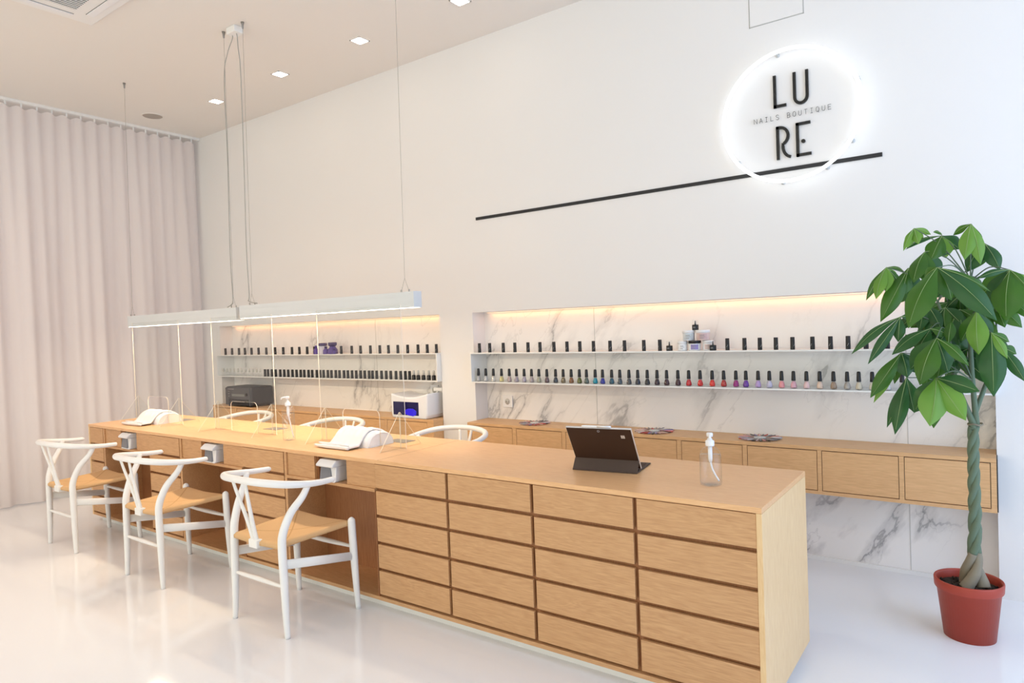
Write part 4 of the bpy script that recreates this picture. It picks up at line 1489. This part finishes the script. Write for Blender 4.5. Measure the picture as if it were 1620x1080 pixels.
LEAVES=[
((5.513,1.1,1.761),[(5.476,1.05,1.663,0.0136,2),(5.487,1.08,1.678,0.0219,2),(5.531,1.07,1.689,0.0217,2),(5.543,1.13,1.703,0.0165,2),(5.572,1.15,1.732,0.0137,2)]),
((5.407,1.07,1.599),[(5.329,1.04,1.458,0.0196,1),(5.372,1.01,1.461,0.0303,2),(5.407,1.05,1.493,0.0332,2),(5.439,1.1,1.531,0.0251,2),(5.458,1.12,1.516,0.0168,1),(5.471,1.15,1.575,0.0112,1)]),
((5.612,1.14,1.721),[(5.478,1.1,1.672,0.0138,0),(5.572,1.09,1.616,0.0433,1),(5.624,1.14,1.625,0.0407,2),(5.673,1.18,1.661,0.0353,0),(5.585,1.06,1.733,0.0107,1)]),
((5.551,1.1,1.656),[(5.511,1.04,1.524,0.0405,1),(5.557,1.07,1.519,0.0405,1),(5.634,1.13,1.64,0.0189,0),(5.594,1.15,1.541,0.0438,0)]),
((5.487,1.12,1.592),[(5.381,1.06,1.361,0.0419,1),(5.503,1.12,1.463,0.0415,0),(5.458,1.09,1.466,0.0388,1)]),
((5.609,0.86,1.572),[(5.511,0.79,1.336,0.0604,1),(5.797,0.83,1.355,0.0477,0),(5.779,0.88,1.467,0.0146,1),(5.651,0.92,1.44,0.038,1),(5.56,0.91,1.535,0.0258,1)]),
((5.717,1.1,1.756),[(5.694,1.05,1.606,0.0339,2),(5.747,1.07,1.584,0.0311,2),(5.652,1.15,1.72,0.0162,1),(5.733,1.16,1.638,0.032,1)]),
((5.758,1.17,1.679),[(5.816,1.15,1.567,0.0157,1),(5.699,1.15,1.56,0.0402,0),(5.72,1.21,1.572,0.038,1),(5.811,1.13,1.558,0.0339,0)]),
((5.843,1.04,1.552),[(5.734,0.99,1.523,0.0152,0),(5.828,1.01,1.351,0.0652,1),(5.777,1.06,1.419,0.0463,0),(5.894,1.02,1.482,0.0173,1),(5.742,1.1,1.45,0.042,1)]),
((5.898,1.15,1.529),[(5.873,1.13,1.515,0.0206,2),(5.873,1.15,1.469,0.0207,1)]),
((5.79,1.18,1.416),[(5.881,1.16,1.318,0.0337,1),(5.824,1.14,1.321,0.0313,1),(5.76,1.18,1.343,0.0375,0),(5.856,1.23,1.379,0.0319,0)]),
((5.732,1.0,1.393),[(5.736,0.95,1.22,0.0428,2),(5.675,1.05,1.269,0.0315,1),(5.773,1.05,1.268,0.0334,0)]),
((5.778,0.98,1.306),[(5.782,0.94,1.055,0.0497,0),(5.836,1.01,1.266,0.0175,1),(5.828,0.95,1.204,0.0197,2),(5.737,1.06,1.138,0.0312,0)]),
((5.747,1.1,1.376),[(5.798,1.04,1.263,0.0255,1),(5.727,1.15,1.291,0.0267,0)]),
((5.806,1.09,1.245),[(5.885,1.05,1.105,0.0276,0),(5.86,1.12,1.212,0.0232,1)]),
((5.593,0.92,1.127),[(5.692,0.87,0.966,0.0472,2),(5.573,0.84,0.941,0.0581,2),(5.578,0.95,0.917,0.0391,1),(5.738,0.88,1.08,0.037,0),(5.513,0.94,0.981,0.0448,0)]),
((5.599,0.9,1.29),[(5.541,0.85,1.104,0.0535,1),(5.706,0.87,1.18,0.0247,1),(5.632,0.96,1.145,0.0413,0),(5.497,0.98,1.155,0.0454,0)]),
((5.571,1.02,1.326),[(5.432,0.97,1.22,0.0351,0),(5.631,1.04,1.297,0.0238,1),(5.514,1.07,1.217,0.041,0)]),
((5.459,1.04,1.38),[(5.273,0.99,1.223,0.0252,0),(5.341,0.96,1.18,0.0247,0),(5.451,1.02,1.272,0.0273,0),(5.515,1.09,1.366,0.0192,0)]),
((5.46,1.04,1.224),[(5.343,0.99,1.031,0.036,1),(5.346,1.06,1.001,0.0226,2),(5.428,1.07,1.086,0.0222,1),(5.483,1.02,1.119,0.0407,0),(5.522,1.09,1.133,0.0329,0)]),
((5.479,1.02,1.119),[(5.404,0.99,0.904,0.0246,0),(5.437,0.96,0.88,0.035,0),(5.503,1.05,0.964,0.0382,0),(5.462,1.07,0.996,0.0221,1)]),
((5.626,1.22,1.436),[(5.506,1.2,1.365,0.0396,1),(5.576,1.22,1.306,0.0421,1),(5.656,1.25,1.289,0.039,0),(5.692,1.28,1.371,0.0335,1)]),
((5.673,1.24,1.538),[(5.579,1.22,1.46,0.0421,0),(5.635,1.24,1.374,0.0446,1),(5.715,1.27,1.398,0.0415,0),(5.762,1.29,1.492,0.0358,0)]),
((5.633,1.27,1.346),[(5.548,1.27,1.248,0.0401,0),(5.605,1.29,1.175,0.0427,0),(5.676,1.31,1.174,0.0396,0),(5.723,1.33,1.243,0.0338,0)]),
((5.481,1.24,1.509),[(5.419,1.22,1.44,0.0289,1),(5.502,1.26,1.379,0.0374,0),(5.538,1.29,1.435,0.0346,0)]),
((5.632,1.02,1.258),[(5.645,1.02,1.355,0.0235,1),(5.581,1.04,1.218,0.0267,1),(5.674,1.04,1.217,0.0236,1)]),
]
STEMS = [[(5.665, 1.14, 1.02), (5.625, 1.15, 1.30), (5.59, 1.16, 1.44)], [(5.71, 1.13, 1.1), (5.705, 1.14, 1.30), (5.71, 1.15, 1.52)], [(5.735, 1.16, 1.02), (5.765, 1.17, 1.12), (5.795, 1.17, 1.30)]]
def leaflet(m, base, tip, w_, sh, rn):
    b_, t_ = Vector(base), Vector(tip)
    ax = t_ - b_
    L_ = ax.length
    if L_ < .01: return
    axn = ax.normalized()
    view = Vector((.0, -.94, .34))
    side = axn.cross(view)
    if side.length < .2: side = axn.cross(Vector((1, 0, .3)))
    side.normalize()
    nrm_ = side.cross(axn).normalized()
    if nrm_.z < 0 and abs(nrm_.z) > .5: nrm_ = -nrm_
    tw_ = rn.uniform(-.35, .35)
    side = (side * math.cos(tw_) + nrm_ * math.sin(tw_)).normalized()
    nrm_ = side.cross(axn).normalized()
    if nrm_.y > 0: nrm_ = -nrm_
    n_ = 12
    arch = .10 * L_ * max(.25, 1 - abs(axn.z))
    prof = []
    vs, fs = [], []
    for i in range(n_ + 1):
        t = i / n_
        # obovate outline with pointed tip
        ww = .92 * w_ * (math.sin(PI * min(1, t ** 1.2 * .98 + .02)) ** 1.05) if 0 < t < 1 else w_ * .02
        if t < .08: ww = w_ * (.06 + t * 2.2)
        c = b_ + ax * t + Vector((0, 0, 1)) * arch * 4 * t * (1 - t) * .55 + nrm_ * L_ * .10 * math.sin(PI * t)
        wv = nrm_ * (.05 * ww * math.sin(t * 15 + rn.random()))
        fold = .38
        vs += [c + side * ww + nrm_ * -fold * ww + wv, c + side * ww * .5 + nrm_ * -fold * .35 * ww, c, c - side * ww * .5 + nrm_ * -fold * .35 * ww, c - side * ww + nrm_ * -fold * ww - wv]
    for i in range(n_):
        for j in range(4):
            fs.append((i * 5 + j, i * 5 + j + 1, (i + 1) * 5 + j + 1, (i + 1) * 5 + j))
    m.mi = sh
    m.add(vs, fs)
    m.mi = 3
    mid = [vs[i * 5 + 2] + nrm_ * .0008 for i in range(n_)]
    m.tube(mid, [.0012 - .0008 * i / n_ for i in range(n_)], 5)
rl = random.Random(11)
rf = random.Random(23)
for _ in range(13):
    a_, r_ = rf.uniform(0, 2 * PI), rf.uniform(.02, .17)
    hx, hy, hz = 5.655 + r_ * math.cos(a_), 1.19 + r_ * .6 * math.sin(a_), rf.uniform(1.17, 1.50)
    lf_ = []
    for k in range(5):
        b_ = a_ + (k - 2) * .75 + rf.uniform(-.2, .2)
        l_ = rf.uniform(.09, .15)
        lf_.append((round(hx + l_ * math.cos(b_), 3), round(hy + l_ * .8 * math.sin(b_), 3), round(hz - l_ * rf.uniform(.55, 1.1), 3), rf.uniform(.026, .038), rf.choice((0, 0, 1))))
    LEAVES.append(((hx, hy, hz), lf_))
off = Vector((PX, PY, 0))
for hub, lfs in LEAVES:
    m = MB(); m.smooth = True
    H0 = Vector(hub)
    best = min((Vector(p) for s_ in STEMS for p in s_), key=lambda p: (p - H0).length + (.25 if p.z > H0.z + .02 else 0))
    for (tx_, ty_, tz_, w_, sh) in lfs:
        leaflet(m, H0 - off, Vector((tx_, ty_, tz_)) - off, w_, sh, rl)
    m.mi = 4
    mid = (best + H0) / 2 + Vector((0, 0, .035))
    m.tube([best - off, mid - off, H0 - off], [.0032, .0024, .0019], 7, sub=6)
    m.build('leaf', [MT['leafd'], MT['leafm'], MT['leafy'], MT['rib'], MT['bark']], pl, fixn=False)
